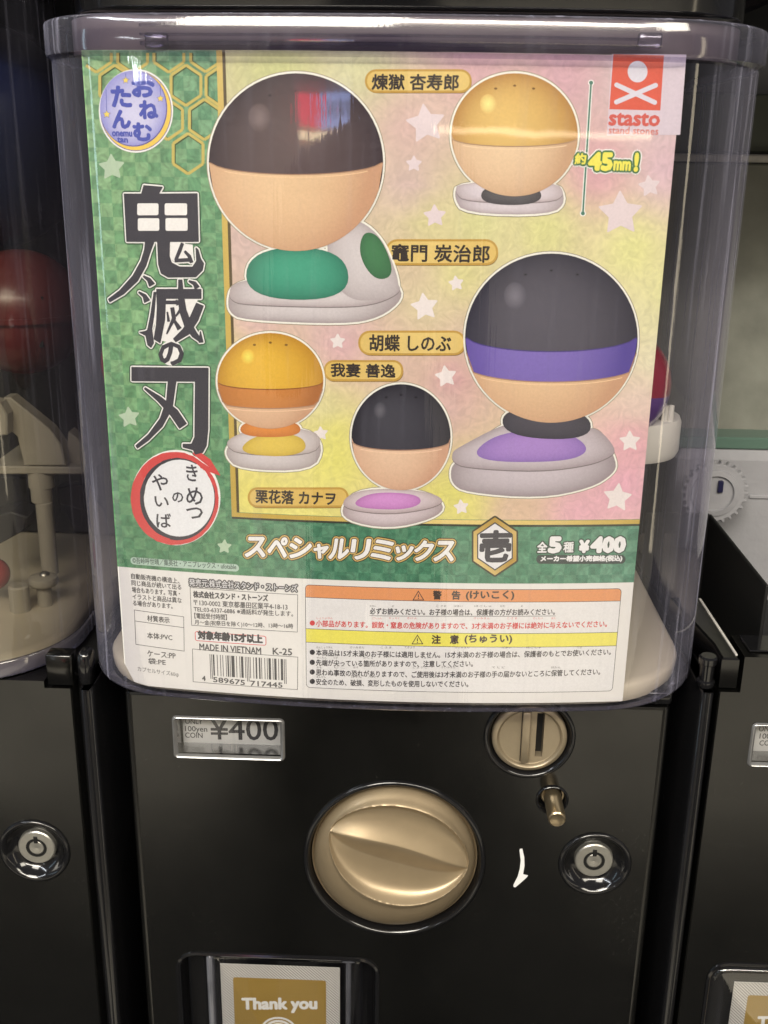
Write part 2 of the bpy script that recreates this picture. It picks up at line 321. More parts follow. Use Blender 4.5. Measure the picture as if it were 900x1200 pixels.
# the photographer, seen only as the dark shape mirrored in the black front
def figure_mesh():
    J = {'pelvis': (-.07, -.92, -.46), 'belly': (-.07, -.92, -.32), 'chest': (-.07, -.92, -.16), 'upper': (-.07, -.915, -.02), 'neck': (-.07, -.91, .04), 'jaw': (-.07, -.895, .10), 'head': (-.07, -.90, .17), 'crown': (-.07, -.91, .235)}
    for s_, n_ in ((-1, 'l'), (1, 'r')):
        J.update({n_+'sh': (-.07+s_*.17, -.92, -.04), n_+'el': (-.07+s_*.21, -.87, -.29), n_+'wr': (-.05+s_*.10, -.68, -.14), n_+'ha': (-.04+s_*.07, -.615, -.10), n_+'hip': (-.07+s_*.09, -.92, -.52), n_+'kn': (-.07+s_*.10, -.915, -.90), n_+'an': (-.07+s_*.11, -.93, -1.27), n_+'to': (-.07+s_*.12, -.80, -1.315)})
    Rr = {'pelvis': .13, 'belly': .12, 'chest': .135, 'upper': .11, 'neck': .052, 'jaw': .062, 'head': .085, 'crown': .06, 'sh': .062, 'el': .045, 'wr': .03, 'ha': .035, 'hip': .092, 'kn': .062, 'an': .042, 'to': .035}
    N = list(J); E_ = [('pelvis', 'belly'), ('belly', 'chest'), ('chest', 'upper'), ('upper', 'neck'), ('neck', 'jaw'), ('jaw', 'head'), ('head', 'crown')]
    for n_ in 'lr': E_ += [('upper', n_+'sh'), (n_+'sh', n_+'el'), (n_+'el', n_+'wr'), (n_+'wr', n_+'ha'), ('pelvis', n_+'hip'), (n_+'hip', n_+'kn'), (n_+'kn', n_+'an'), (n_+'an', n_+'to')]
    me = bpy.data.meshes.new('person'); me.from_pydata([J[n_] for n_ in N], [(N.index(a), N.index(b)) for a, b in E_], [])
    o = bpy.data.objects.new('person', me); COL.objects.link(o); md = o.modifiers.new('skin', 'SKIN'); 
    for i, n_ in enumerate(N):
        r = Rr.get(n_) or Rr[n_[1:]]; sv = me.skin_vertices[0].data[i]; sv.radius = (r, r*(.8 if n_ in ('pelvis', 'belly', 'chest', 'upper') else 1)); sv.use_root = (n_ == 'pelvis')
    sb = o.modifiers.new('smooth', 'SUBSURF'); sb.levels = sb.render_levels = 2
    me.materials.append(mat('dark_clothing', (.012, .012, .016), .8, noise=(40, .2))); return o
tag(figure_mesh(), 'person in dark clothes mirrored as a dark shape in the black machine front', 'person')
# ------------------------------------------------------------------ machine bodies
def body_shell(x0, x1, r, y0=YB, y1=.42, zb=-.9, zt=-.2795):
    mb = MB(); loop = rrect(x0, x1, y0, y1, r, 6)
    # closed outline without the flat front, which is built with its openings
    k = 7; n = len(loop)
    vs = []; secs = [(0, zb), (0, zt-.002), (.0006, zt-.0006), (.002, zt)]
    for d, h in secs:
        for a, b in inset(loop, d): vs.append((a, b, h))
    fs = []
    for s in range(len(secs)-1):
        for i in range(n):
            j = (i+1) % n
            if i == k-1 and s == 0: continue
            fs.append((s*n+i, s*n+j, (s+1)*n+j, (s+1)*n+i))
    fs.append(tuple(range(3*n, 4*n))); mb.add(vs, fs)
    return mb, (x0+r, x1-r, zb, zt-.002)
def lock(parent, cx, cz, y=YB, nm='lock'):
    r0 = .0200
    b = lathe(MB(), cx, cz, [(r0+.0012, y+.0004), (r0+.0008, y-.0012), (r0-.0002, y-.0019), (r0-.0014, y-.0016), (r0-.0030, y+.0006), (.0150, y+.0042), (.0116, y+.0058), (.0112, y+.0058)])
    lk = b.build('lock', 'gloss', parent, True, 60)
    p = lathe(MB(), cx, cz, [(.0112, y+.0062), (.0110, y+.0030), (.0104, y+.0024), (.0060, y+.0024), (.0060, y+.0060)]).build('lock_plate', 'steel', lk, True)
    g = MB(); lathe(g, cx, cz, [(.0062, y+.00225), (.0046, y+.00225)]); box(g, cx-.0012, cx+.0012, y+.0020, y+.0036, cz+.0032, cz+.0078, .0002)
    g.build('key_groove', 'dark', lk)
    c = lathe(MB(), cx, cz, [(.0047, y+.0060), (.0046, y+.0028), (.0042, y+.0024), (.0012, y+.0024), (0, y+.0026)]).build('key_core', 'steel', lk, True)
    return lk
def window_unit(parent, x0, x1, z0, z1, y=YB):
    """a small clear framed window with a bevelled tray behind it"""
    L = rrect(x0, x1, z0, z1, .0022, 5)
    fr = MB(); sweep(fr, L, [(-.0008, y+.0004), (-.0004, y-.0012), (.0004, y-.0016), (.0012, y-.0010), (.0020, y+.0004)], 'y')
    w_ = fr.build('price_window', 'frame', parent, True, 50)
    tr = MB(); sweep(tr, inset(L, .0019), [(0, y+.0003), (.0004, y+.0110)], 'y')
    tr.build('window_tray', 'gloss', w_, True, 50)
    b = MB(); b.add([(x0+.002, y+.0008, z0+.0026), (x1-.002, y+.0008, z0+.0026), (x1-.002, y+.0096, z0+.0036), (x0+.002, y+.0096, z0+.0036)], [(0, 1, 2, 3)])
    b.build('mirror_shelf', mat('polished_shelf', (.17, .17, .17), .24, metal=.9), w_)
    return w_
M['glass'] = clear('window_pane', (.95, .95, .95), (.6, .6, .65), .8, .05)
def pane(parent, x0, x1, z0, z1, y): return MB().add([(x0, y, z0), (x1, y, z0), (x1, y, z1), (x0, y, z1)], [(0, 1, 2, 3)]).build('window_pane', 'glass', parent)

centre = empty('capsule_machine', (0, .2, -.9), 'black capsule machine in the middle with gold turning knob and clear case', 'capsule machine', 'capsule toy machines in a row')
# measured positions on the front
wx0, wz1 = B(202.5, 839.5); wx1, wz0 = B(333, 890.5)
WIN = (wx0, wx1, wz0, wz1)
KN = B(462, 1007); KN = (KN[0], KN[1]); KR = .0525
CN = B(620.5, 864); CR = .0250
PN = B(647, 937)
LK = B(697, 1012)
mb, (fx0, fx1, fz0, fz1) = body_shell(-.1513, .1510, .0045)
kn_r = KR-.0012; sl = B(207, 1118); sr = B(443.5, 1122); slx0, slx1, slz1 = sl[0], sr[0], (sl[1]+sr[1])/2
pocket = rrect(slx0, slx1, slz1-.16, slz1, .012, 6)
winl = inset(rrect(*WIN, .0022, 5), .0006)
face_holes(mb, [(fx0, fz0), (fx1, fz0), (fx1, fz1), (fx0, fz1)], [circle(*KN, kn_r), circle(*CN, CR-.001), circle(*PN, .0088, 40), circle(*LK, .0192), pocket, winl], YB)
body = mb.build('body', 'black', centre, True, 35)
wu = window_unit(centre, *WIN); pane(wu, WIN[0]+.001, WIN[1]-.001, WIN[2]+.001, WIN[3]-.001, YB+.0002)
# corner blocks under the case, left and right
for sx in (-1, 1):
    cx = sx*.1513
    b = MB(); a0, a1 = sorted((cx-sx*.0002, cx-sx*.030)); box(b, a0, a1, YB-.0002, YB+.05, -.2788, -.2700, .0016)
    blk = b.build('corner_block', 'gloss', centre, True, 50)
# knob ----------------------------------------------------------------
kb = lathe(MB(), *KN, [(KR+.0006, YB+.0006), (KR+.0004, YB-.0012), (KR-.0006, YB-.0021), (KR-.0020, YB-.0019), (KR-.0030, YB-.0002), (KR-.0036, YB+.0045), (KR-.0036, YB+.0075), (.0, YB+.0075)], 96)
kring = kb.build('knob_socket', 'gloss', centre, True, 60)
def knob():
    R = .0470; tilt = math.radians(-15.5); nr, na = 130, 320
    mb = MB(); vs = []; y0 = YB+.0030
    ku, kv = (math.cos(tilt), math.sin(tilt)), (-math.sin(tilt), math.cos(tilt))
    Hh = .0165
    def h(u, v):
        r = math.hypot(u, v)/R
        dome = Hh*max(0, 1-r**3.6)**.72
        # two finger scoops leave a thin ridge between them
        v -= .0100; U = .0412; q = 1-(u/U)**2
        if q > 0:
            V1, V2, vr = .0305*q**.60, .0300*q**.60, .0060*q
            if -V2 < v < V1:
                up_ = v > vr; t = (v-vr)/(V1-vr) if up_ else (vr-v)/(vr+V2)
                wall_ = 1-t**7; a = .0034*q**.5
                if up_: d = a+.0030*q**.4*math.sin(math.pi*min(1, t*1.02))
                else:
                    e = min(1, t/.40); d = a+.0052*q**.4*(e*e*(3-2*e)*.5+e*.5)
                dome -= d*wall_
            tt = (v-vr)/(V1-vr) if v > vr else (vr-v)/(vr+V2)
            dome += .0013*q**.4*math.exp(-((tt-1.0)/.08)**2)
        return dome
    for k in range(nr+1):
        r = R*(k/nr)
        for i in range(na):
            a = 2*math.pi*i/na; x, z = r*math.cos(a), r*math.sin(a)
            u = x*ku[0]+z*ku[1]; v = x*kv[0]+z*kv[1]
            vs.append((KN[0]+x, y0-h(u, v), KN[1]+z))
    fs = []
    for k in range(nr):
        for i in range(na):
            j = (i+1) % na; fs.append((k*na+i, k*na+j, (k+1)*na+j, (k+1)*na+i))
    base = len(vs)
    for i in range(na):
        a = 2*math.pi*i/na; vs.append((KN[0]+R*math.cos(a), y0+.004, KN[1]+R*math.sin(a)))
    for i in range(na):
        j = (i+1) % na; fs.append((nr*na+i, nr*na+j, base+j, base+i))
    mb.add(vs, fs); return mb
kn = knob().build('turning_knob', 'gold', centre, True, 28)
fl = lathe(MB(), *KN, [(.0470, YB+.0050), (.0483, YB+.0036), (.0486, YB+.0045), (.0486, YB+.0070)], 96).build('knob_flange', 'gold', kn, True, 60)
# coin mechanism --------------------------------------------------------
cr = lathe(MB(), *CN, [(CR+.0006, YB+.0004), (CR+.0002, YB-.0014), (CR-.0008, YB-.0020), (CR-.0020, YB-.0014), (CR-.0030, YB+.0016), (CR-.0038, YB+.0030)], 80).build('coin_bezel', 'gloss', centre, True, 60)
sx0 = CN[0]+.0036; sx1 = CN[0]+.0078; szb = CN[1]-.0122; szt = CN[1]+.0150
R1 = .0208
cd_ = MB()
lathe(cd_, *CN, [(R1, YB+.0034), (R1, YB-.0002), (R1-.0007, YB-.0014), (R1-.0026, YB-.0018), (R1-.0036, YB-.0010), (R1-.0038, YB+.0002), (R1-.0042, YB+.0004)], 80)
face_holes(cd_, circle(*CN, R1-.0042, 80), [[(sx0, szb), (sx1, szb), (sx1, szt), (sx0, szt)]], YB+.0004)
coin = cd_.build('coin_plate', 'gold2', centre, True, 50)
b = MB(); sweep(b, [(sx0, szb), (sx1, szb), (sx1, szt), (sx0, szt)], [(0, YB+.0004), (.0002, YB+.006)], 'y'); b.build('coin_slot_lining', 'gold2', coin)
b = MB(); b.add([(sx0, YB+.0058, szb), (sx1, YB+.0058, szb), (sx1, YB+.0058, szt), (sx0, YB+.0058, szt)], [(0, 1, 2, 3)]); b.build('coin_slot', 'dark', coin)
b = MB(); box(b, CN[0]-.0044, CN[0]-.0001, YB-.0028, YB+.001, CN[1]-.0150, CN[1]+.0165, .0004); b.build('slot_guide', 'gold2', coin, True, 50)
b = MB(); box(b, CN[0]-.00475, CN[0]+.00025, YB+.00005, YB+.0012, CN[1]-.0153, CN[1]+.0166, .0001); b.build('guide_seam', 'dark', coin)
# return pin -------------------------------------------------------------
pb = lathe(MB(), *PN, [(.0094, YB+.0004), (.0092, YB-.0008), (.0086, YB-.0012), (.0078, YB-.0006), (.0074, YB+.003), (.0074, YB+.009), (0, YB+.009)], 48).build('pin_socket', 'gloss', centre, True, 60)
pr = lathe(MB(), PN[0]+.0006, PN[1]+.0012, [(.0068, YB+.007), (.0068, YB+.0032), (.0062, YB+.0026), (.0054, YB+.0026)], 40).build('pin_ring', 'brass', pb, True)
b = lathe(MB(), PN[0]+.0003, PN[1]+.0008, [(.0050, YB+.008), (.0050, YB-.0190), (.0047, YB-.0202), (.0040, YB-.0208), (.0036, YB-.0206), (0, YB-.0206)], 40).build('return_pin', 'brass', centre, True, 30)
lock(centre, *LK)
# painted arrow
ap = [(609.3, 994.3), (612.0, 994), (614.3, 1004), (614.6, 1014), (613.0, 1024), (619, 1025.5), (616, 1029), (604, 1039.5), (601.8, 1039), (601.6, 1036.5), (606.5, 1027), (609, 1018), (610.2, 1008), (608.8, 996.5)]
mb = MB(); pp = [B(*a) for a in ap]; face_holes(mb, pp, [], YB-.0003); mb.build('painted_arrow', 'chalk', centre)
# card pocket at the bottom ------------------------------------------------
mb = MB(); sweep(mb, pocket, [(-.0012, YB+.0004), (-.0008, YB-.0010), (.0004, YB-.0016), (.0014, YB-.0010), (.0022, YB+.0010), (.0030, YB+.016), (.006, YB+.018)], 'y', False, True)
pk = mb.build('card_pocket', 'gloss', centre, True, 40)
tl = B(258, 1128.5, YB+.006); tr = B(398.5, 1128.5, YB+.006)
cx0, cx1, cz1 = tl[0], tr[0], tl[1]
mb = MB(); L = rrect(slx0+.020, slx1-.010, slz1-.17, slz1-.0015, .004, 4)
sweep(mb, L, [(0, YB+.012), (0, YB+.0025), (.0010, YB+.0012), (.0030, YB+.0008)], 'y', False, True)
mb.build('pocket_cover', 'cover', pk, True, 50)
M['streakgloss'] = mat('highlight_strip_grey', (.16, .165, .19), .12, metal=.4, noise=(60, .5))  # added glossy strips that imitate vertical highlights along the cover's sides
for pa, pb in ((241, 249), (405, 411)):
    xa_, xb_ = B(pa, 1132, YB)[0], B(pb, 1132, YB)[0]; mb = MB(); box(mb, xa_, xb_, YB+.0006, YB+.010, slz1-.17, slz1-.003, .0015); mb.build('highlight_strip', 'streakgloss', pk, True, 50)
# card inside pocket (its own thing)
yk = YB+.0055
def stripe_mat():
    m = mat('hatched_card', (.62, .60, .54), .45); n = m.node_tree; b = n.nodes['Principled BSDF']
    tc = n.nodes.new('ShaderNodeTexCoord'); mp = n.nodes.new('ShaderNodeMapping'); mp.inputs['Rotation'].default_value = (0, math.radians(45), 0)
    n.links.new(tc.outputs['Object'], mp.inputs[0])
    wv = n.nodes.new('ShaderNodeTexWave'); wv.inputs['Scale'].default_value = 215; wv.bands_direction = 'X'; n.links.new(mp.outputs[0], wv.inputs[0])
    cr_ = n.nodes.new('ShaderNodeValToRGB'); cr_.color_ramp.elements[0].position = .45; cr_.color_ramp.elements[1].position = .6
    cr_.color_ramp.elements[0].color = (.36, .34, .31, 1); cr_.color_ramp.elements[1].color = (.74, .72, .67, 1)
    n.links.new(wv.outputs[0], cr_.inputs[0]); n.links.new(cr_.outputs[0], b.inputs[0]); return m
M['hatch'] = stripe_mat()
M['goldcard'] = mat('gold_printed_card', (.46, .30, .075), .35, noise=(40, .05), metal=.25)
def thank_card(x0, x1, z1, label, text=True):
    mb = MB(); z0 = z1-.10
    box(mb, x0, x1, yk, yk+.0005, z0, z1, .0001)
    c = mb.build('thank_you_card', 'hatch', None, at=((x0+x1)/2, yk, z0)); tag(c, label, 'card', 'thank you cards in the pockets')
    return c
tc1 = thank_card(cx0, cx1, cz1, 'gold and white thank you card in the pocket below the gold knob')
# ------------------------------------------------------------------ lettering
_tc = {}
def glyphs(s, res=3):
    if s in _tc: return _tc[s]
    c = bpy.data.curves.new('lettering', 'FONT'); c.body = s; c.resolution_u = res; c.fill_mode = 'FRONT'
    o = bpy.data.objects.new('lettering', c); COL.objects.link(o)
    dg = bpy.context.evaluated_depsgraph_get(); ev = o.evaluated_get(dg); me = ev.to_mesh()
    v = np.array([q.co[:2] for q in me.vertices]) if len(me.vertices) else np.zeros((1, 2)); f = [tuple(p.vertices) for p in me.polygons]
    ev.to_mesh_clear(); bpy.data.objects.remove(o); bpy.data.curves.remove(c)
    lo = v.min(0); hi = v.max(0)
    _tc[s] = ((v-lo)/np.maximum(hi-lo, 1e-6), f, float((hi-lo)[0]/max(1e-6, (hi-lo)[1]))); return _tc[s]
LAY = 6e-5
def surf(x, z, lay): return (x, K*x*x-lay*LAY, z)
def discs(r, n=10):
    if r <= 0: return [(0, 0)]
    out = [(0, 0)]
    for rr in ([r] if r < 1.6 else [r*.5, r]): out += [(rr*math.cos(2*math.pi*i/n), rr*math.sin(2*math.pi*i/n)) for i in range(n)]
    return out
PX = 1/2480.0
def put(mb, xz, faces, col, lay, r=0, fn=surf):
    D = discs(r, 12 if r > 1.6 else 8)
    for k, (dx, dz) in enumerate(D):
        mb.add([fn(x+dx*PX, z+dz*PX, lay+.8*k/len(D) if r else lay) for x, z in xz], faces, col)
def text(mb, s, A, Bp, h, col, lay, r=0, res=2):
    """lettering s fitted between the measured feet A and Bp with height h, laid on the card"""
    v, f, _ = glyphs(s, res); a = P(*A); b = P(*Bp); t = P(A[0], A[1]-h); H = t[1]-a[1]
    xz = [(a[0]+q[0]*(b[0]-a[0]), a[1]+q[0]*(b[1]-a[1])+q[1]*H) for q in v]
    put(mb, xz, f, col, lay, r)
def bend(verts, faces, cols=None, step=.008):
    """cut wide flat faces along x so that they follow the bulge"""
    bm = bmesh.new(); vs = [bm.verts.new((x, 0, z)) for x, z in verts]
    for f in faces:
        try: bm.faces.new([vs[i] for i in f])
        except ValueError: pass
    x0 = min(v[0] for v in verts); x1 = max(v[0] for v in verts); k = math.ceil(x0/step)
    while k*step < x1:
        bmesh.ops.bisect_plane(bm, geom=bm.verts[:]+bm.edges[:]+bm.faces[:], plane_co=(k*step, 0, 0), plane_no=(1, 0, 0), dist=1e-7); k += 1
    bm.verts.index_update(); V = [(v.co.x, v.co.z) for v in bm.verts]; Fc = [tuple(v.index for v in f.verts) for f in bm.faces]; bm.free()
    return V, Fc
def poly(mb, pts, col, lay, holes=(), r=0, world=False):
    loops = [[Vector((*(q if world else P(*q)), 0)) for q in l] for l in [pts, *holes]]
    tri = tessellate_polygon(loops); vs = [(p.x, p.y) for l in loops for p in l]
    V, Fc = bend(vs, [tuple(t) for t in tri])
    if callable(col): mb.add([surf(x, z, lay) for x, z in V], Fc, [col(x, z) for x, z in V])
    else: put(mb, V, Fc, col, lay, r)
def line(mb, pts, wd, col, lay, closed=False, r=0):
    """ribbon through measured points; wd width in pixels, one value or one per point"""
    if not hasattr(wd, '__len__'): wd = [wd]*len(pts)
    n = len(pts); L = []; Rr = []
    for i in range(n):
        a = pts[i-1] if (i or closed) else pts[i]; c = pts[(i+1) % n] if (i < n-1 or closed) else pts[i]; b = pts[i]
        def nm(p, q):
            d = (q[0]-p[0], q[1]-p[1]); l = math.hypot(*d); return None if l < 1e-9 else (-d[1]/l, d[0]/l)
        n1 = nm(a, b); n2 = nm(b, c); n1 = n1 or n2; n2 = n2 or n1
        m_ = (n1[0]+n2[0], n1[1]+n2[1]); lm = math.hypot(*m_) or 1e-9; m_ = (m_[0]/lm, m_[1]/lm); k = wd[i]/2/max(.4, m_[0]*n1[0]+m_[1]*n1[1])
        L.append((b[0]+m_[0]*k, b[1]+m_[1]*k)); Rr.append((b[0]-m_[0]*k, b[1]-m_[1]*k))
    vs = [P(*p) for p in L+Rr]; fs = [(i, (i+1) % n, n+(i+1) % n, n+i) for i in range(n if closed else n-1)]
    V, Fc = bend(vs, fs); put(mb, V, Fc, col, lay, r)
def ell(cx, cy, rx, ry, n=48, a0=0, a1=360):
    return [(cx+rx*math.cos(math.radians(a0+(a1-a0)*i/n)), cy+ry*math.sin(math.radians(a0+(a1-a0)*i/n))) for i in range(n if a1-a0 == 360 else n+1)]
def star(cx, cy, R, rot=-90, k=.5): return [(cx+(R if i % 2 == 0 else R*k)*math.cos(math.radians(rot+36*i)), cy+(R if i % 2 == 0 else R*k)*math.sin(math.radians(rot+36*i))) for i in range(10)]
def field(samples, p=2.6):
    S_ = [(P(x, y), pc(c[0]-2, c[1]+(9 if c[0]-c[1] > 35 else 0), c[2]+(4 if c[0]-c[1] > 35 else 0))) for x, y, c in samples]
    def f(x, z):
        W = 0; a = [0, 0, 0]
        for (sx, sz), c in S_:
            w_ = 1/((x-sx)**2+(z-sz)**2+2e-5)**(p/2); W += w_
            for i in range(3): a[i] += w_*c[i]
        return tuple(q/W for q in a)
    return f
def soft(mb, pts, c_in, c_out, lay, focus=(0, 0), rings=7, pw=2.0):
    """a printed picture of a rounded thing: ink runs from c_in near the focus to c_out at the outline"""
    cx = sum(p[0] for p in pts)/len(pts); cy = sum(p[1] for p in pts)/len(pts); fx, fy = cx+focus[0], cy+focus[1]; n = len(pts)
    vs = [P(fx, fy)]; cs = [c_in]
    for k in range(1, rings+1):
        t = k/rings; ox, oy = fx+(cx-fx)*t, fy+(cy-fy)*t
        for p in pts: vs.append(P(ox+(p[0]-cx)*t, oy+(p[1]-cy)*t)); cs.append(tuple(a+(b-a)*t**pw for a, b in zip(c_in, c_out)))
    fs = [(0, 1+i, 1+(i+1) % n) for i in range(n)]
    for k in range(rings-1):
        for i in range(n):
            j = (i+1) % n; fs.append((1+k*n+i, 1+(k+1)*n+i, 1+(k+1)*n+j, 1+k*n+j))
    mb.add([surf(x, z, lay) for x, z in vs], fs, cs)
def smooth_loop(pts, it=3):
    for _ in range(it):
        q = []
        for i in range(len(pts)):
            a = pts[i]; b = pts[(i+1) % len(pts)]
            q += [(a[0]*.75+b[0]*.25, a[1]*.75+b[1]*.25), (a[0]*.25+b[0]*.75, a[1]*.25+b[1]*.75)]
        pts = q
    return pts
# ------------------------------------------------------------------ the display card
XL, XR, ZT, ZB = -.1453, .1203, .0473, -.2672
def sheet(pts, lay, name, m, parent, colf=None, at=None, dz=None):
    """a bent sheet cut on a fine grid, so that printed gradients can follow it"""
    loops = [[Vector((*q, 0)) for q in pts]]; tri = tessellate_polygon(loops); V, Fc = bend(pts, [tuple(t) for t in tri], step=.004)
    bm = bmesh.new(); vs = [bm.verts.new((x, 0, z)) for x, z in V]
    for f in Fc:
        try: bm.faces.new([vs[i] for i in f])
        except ValueError: pass
    zs = [z for _, z in V]; st = dz or .3; k = math.ceil(min(zs)/st)
    while k*st < max(zs):
        bmesh.ops.bisect_plane(bm, geom=bm.verts[:]+bm.edges[:]+bm.faces[:], plane_co=(0, 0, k*st), plane_no=(0, 0, 1), dist=1e-7); k += 1
    bm.verts.index_update(); V = [(v.co.x, v.co.z) for v in bm.verts]; Fc = [tuple(v.index for v in f.verts) for f in bm.faces]; bm.free()
    mb = MB(); mb.add([surf(x, z, lay) for x, z in V], Fc, [colf(x, z) for x, z in V] if colf else None)
    return mb.build(name, m, parent, at=at)
card = sheet([(XL, -.2550), (-.1405, -.2655), (-.1330, ZB), (XR, ZB), (XR, ZT), (XL, ZT)], 0, 'display_card', 'paper', None, at=(0, 0, ZB))
tag(card, 'large printed paper card behind the clear case front, green, yellow and pink with Japanese lettering', 'display card')
DK = pc(58, 56, 60); WH = pc(230, 226, 214); CREAM = pc(238, 234, 214); GOLD = pc(206, 170, 88); GOLD2 = pc(222, 190, 104); RED = pc(206, 72, 66); GR = pc(92, 90, 90)
# green checked ground
zl = P(450, 681.5)[1]
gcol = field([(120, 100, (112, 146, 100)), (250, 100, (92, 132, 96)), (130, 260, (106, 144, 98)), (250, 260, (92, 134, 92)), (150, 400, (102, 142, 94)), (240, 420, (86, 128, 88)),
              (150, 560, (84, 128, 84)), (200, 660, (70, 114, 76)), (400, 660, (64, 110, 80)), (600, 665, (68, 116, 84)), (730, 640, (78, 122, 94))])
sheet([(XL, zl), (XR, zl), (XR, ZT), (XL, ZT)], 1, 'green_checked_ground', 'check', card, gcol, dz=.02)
# pastel panel
YW = (206, 203, 138); PK = (212, 160, 160); CR_ = (214, 204, 172)
pcol = field([(330, 80, (196, 194, 130)), (420, 75, (206, 200, 150)), (560, 80, (208, 156, 158)), (660, 90, (206, 152, 158)), (770, 90, (206, 190, 190)), (480, 150, (210, 176, 160)), (480, 220, (208, 170, 160)),
              (700, 200, (212, 150, 156)), (780, 200, (214, 170, 174)), (500, 260, (212, 200, 140)), (560, 260, (212, 206, 140)), (640, 270, (212, 206, 134)), (740, 290, (222, 216, 140)), (780, 340, (224, 216, 150)), (540, 320, (214, 204, 136)),
              (500, 360, (214, 196, 150)), (290, 280, (206, 176, 160)), (480, 310, (210, 186, 150)), (300, 385, (216, 170, 160)), (400, 385, (216, 172, 164)), (400, 405, (214, 160, 160)), (470, 420, (210, 168, 150)), (530, 440, (208, 150, 148)), (520, 480, (206, 160, 150)), (540, 400, (212, 176, 150)),
              (380, 480, (214, 202, 140)), (390, 540, (224, 214, 112)), (300, 580, (224, 210, 110)), (350, 600, (226, 214, 118)), (390, 510, (222, 212, 112)), (530, 580, (216, 206, 104)), (540, 600, (220, 208, 116)),
              (770, 420, (222, 210, 170)), (750, 470, (222, 186, 168)), (740, 520, (222, 156, 160)), (730, 570, (224, 158, 168)), (680, 600, (222, 160, 166)), (600, 600, (218, 184, 150)), (760, 380, (220, 210, 158)), (275, 420, (214, 196, 130))])
FL = P(271.5, 335)[0]; FB = P(500, 608)[1]
sheet([(FL, FB), (XR, FB), (XR, ZT), (FL, ZT)], 2, 'pastel_panel_print', 'wash', card, pcol, dz=.008)
# gold frame
mb = MB(); x1 = FL; wgt = .0022
def goldv(x, z): 
    t = .5+.5*math.sin(z*38+x*30+.6); a = pc(190, 158, 66); b = pc(226, 200, 120); return tuple(p+(q-p)*t for p, q in zip(a, b))
poly(mb, [(x1-.0036, FB-.0025), (x1-.0010, FB-.0025), (x1-.0010, ZT), (x1-.0036, ZT)], goldv, 3, world=True)
poly(mb, [(x1-.0010, FB), (x1+.0004, FB), (x1+.0004, ZT), (x1-.0010, ZT)], pc(92, 78, 48), 3, world=True)
poly(mb, [(x1-.0010, FB-.0025), (XR, FB-.0025), (XR, FB-.0002), (x1-.0010, FB-.0002)], goldv, 3.3, world=True)
poly(mb, [(x1-.0036, FB-.0036), (XR, FB-.0036), (XR, FB-.0025), (x1-.0036, FB-.0025)], pc(56, 60, 44), 3, world=True)
mb.build('gold_frame_print', 'ink', card)
# honeycomb
mb = MB()
def hexa(cx, cy, Rr, ry): return [(cx+Rr*math.sin(math.radians(60*i))*1.0, cy-ry*math.cos(math.radians(60*i))) for i in range(6)]
for cx, cy in ((218, 100), (220.5, 180), (198, 61), (241, 60.5), (239.5, 140), (196.5, 140), (259, 101), (155.5, 62), (113, 61), (134.5, 100)):
    pts = hexa(cx, cy, 20.2, 23.8)
    lim = 66 if cy < 70 else 0
    def clipped(pp):
        q = []
        for i in range(len(pp)):
            a, b = pp[i], pp[(i+1) % len(pp)]
            for (ins, axis, lv) in ((True, 1, 62.0),):
                ia, ib = a[1] >= lv, b[1] >= lv
                if ia: q.append(a)
                if ia != ib: t = (lv-a[1])/(b[1]-a[1]); q.append((a[0]+t*(b[0]-a[0]), lv))
        return q
    def clipx(pp, lv):
        q = []
        for i in range(len(pp)):
            a, b = pp[i], pp[(i+1) % len(pp)]; ia, ib = a[0] <= lv, b[0] <= lv
            if ia: q.append(a)
            if ia != ib: t = (lv-a[0])/(b[0]-a[0]); q.append((lv, a[1]+t*(b[1]-a[1])))
        return q
    for wd, dx, col, ly in ((1.2, 2.1, pc(74, 82, 44), 2.2), (3.4, 0, pc(196, 176, 92), 2.6)):
        pp = hexa(cx+(.6 if dx else 0), cy+(.6 if dx else 0), 20.2-dx, 23.8-dx*1.1); m_ = len(pp)
        for i in range(m_):
            a, b = pp[i], pp[(i+1) % m_]
            if a[0] > 263 or b[0] > 263: continue
            if cy < 70:
                if a[1] < 62 and b[1] < 62: continue
                if a[1] < 62: t = (62-a[1])/(b[1]-a[1]); a = (a[0]+t*(b[0]-a[0]), 62)
                if b[1] < 62: t = (62-b[1])/(a[1]-b[1]); b = (b[0]+t*(a[0]-b[0]), 62)
            if min(a[0], b[0]) < 100: 
                if max(a[0], b[0]) < 101: continue
                if a[0] < 101: t = (101-a[0])/(b[0]-a[0]); a = (101, a[1]+t*(b[1]-a[1]))
                if b[0] < 101: t = (101-b[0])/(a[0]-b[0]); b = (101, b[1]+t*(a[1]-b[1]))
            line(mb, [a, b], wd, col, ly+i*.03)
mb.build('honeycomb_print', 'ink', card)
# stars
STAR = [(131, 196, 15, 0), (151.5, 489, 12, 0), (263, 640.5, 8, 0), (499, 145, 23, 1), (485, 192, 9, 1), (509.5, 253, 13, 1), (497.5, 359.5, 16, 1), (395.7, 400, 8.5, 1), (522.5, 441, 12.5, 1),
        (727, 250, 26, 1), (761, 218, 12.5, 1), (534.5, 332, 8.5, 1), (738, 517, 12, 1), (723.5, 583, 16.5, 1), (540.5, 594, 8.5, 1), (376, 508, 8, 1), (470, 65+30, 6, 1)]
for cx, cy, R_, k in STAR[:-1]:
    mb = MB(); c0 = pc(178, 196, 160) if not k else pc(230, 218, 204)
    if cy < 260 and k: c0 = pc(222, 204, 196)
    pts = star(cx, cy, R_, -90+random.uniform(-9, 9), .52); poly(mb, pts, c0, 2.6 if k else 1.6, r=.8); mb.build('star_print', 'ink', card)
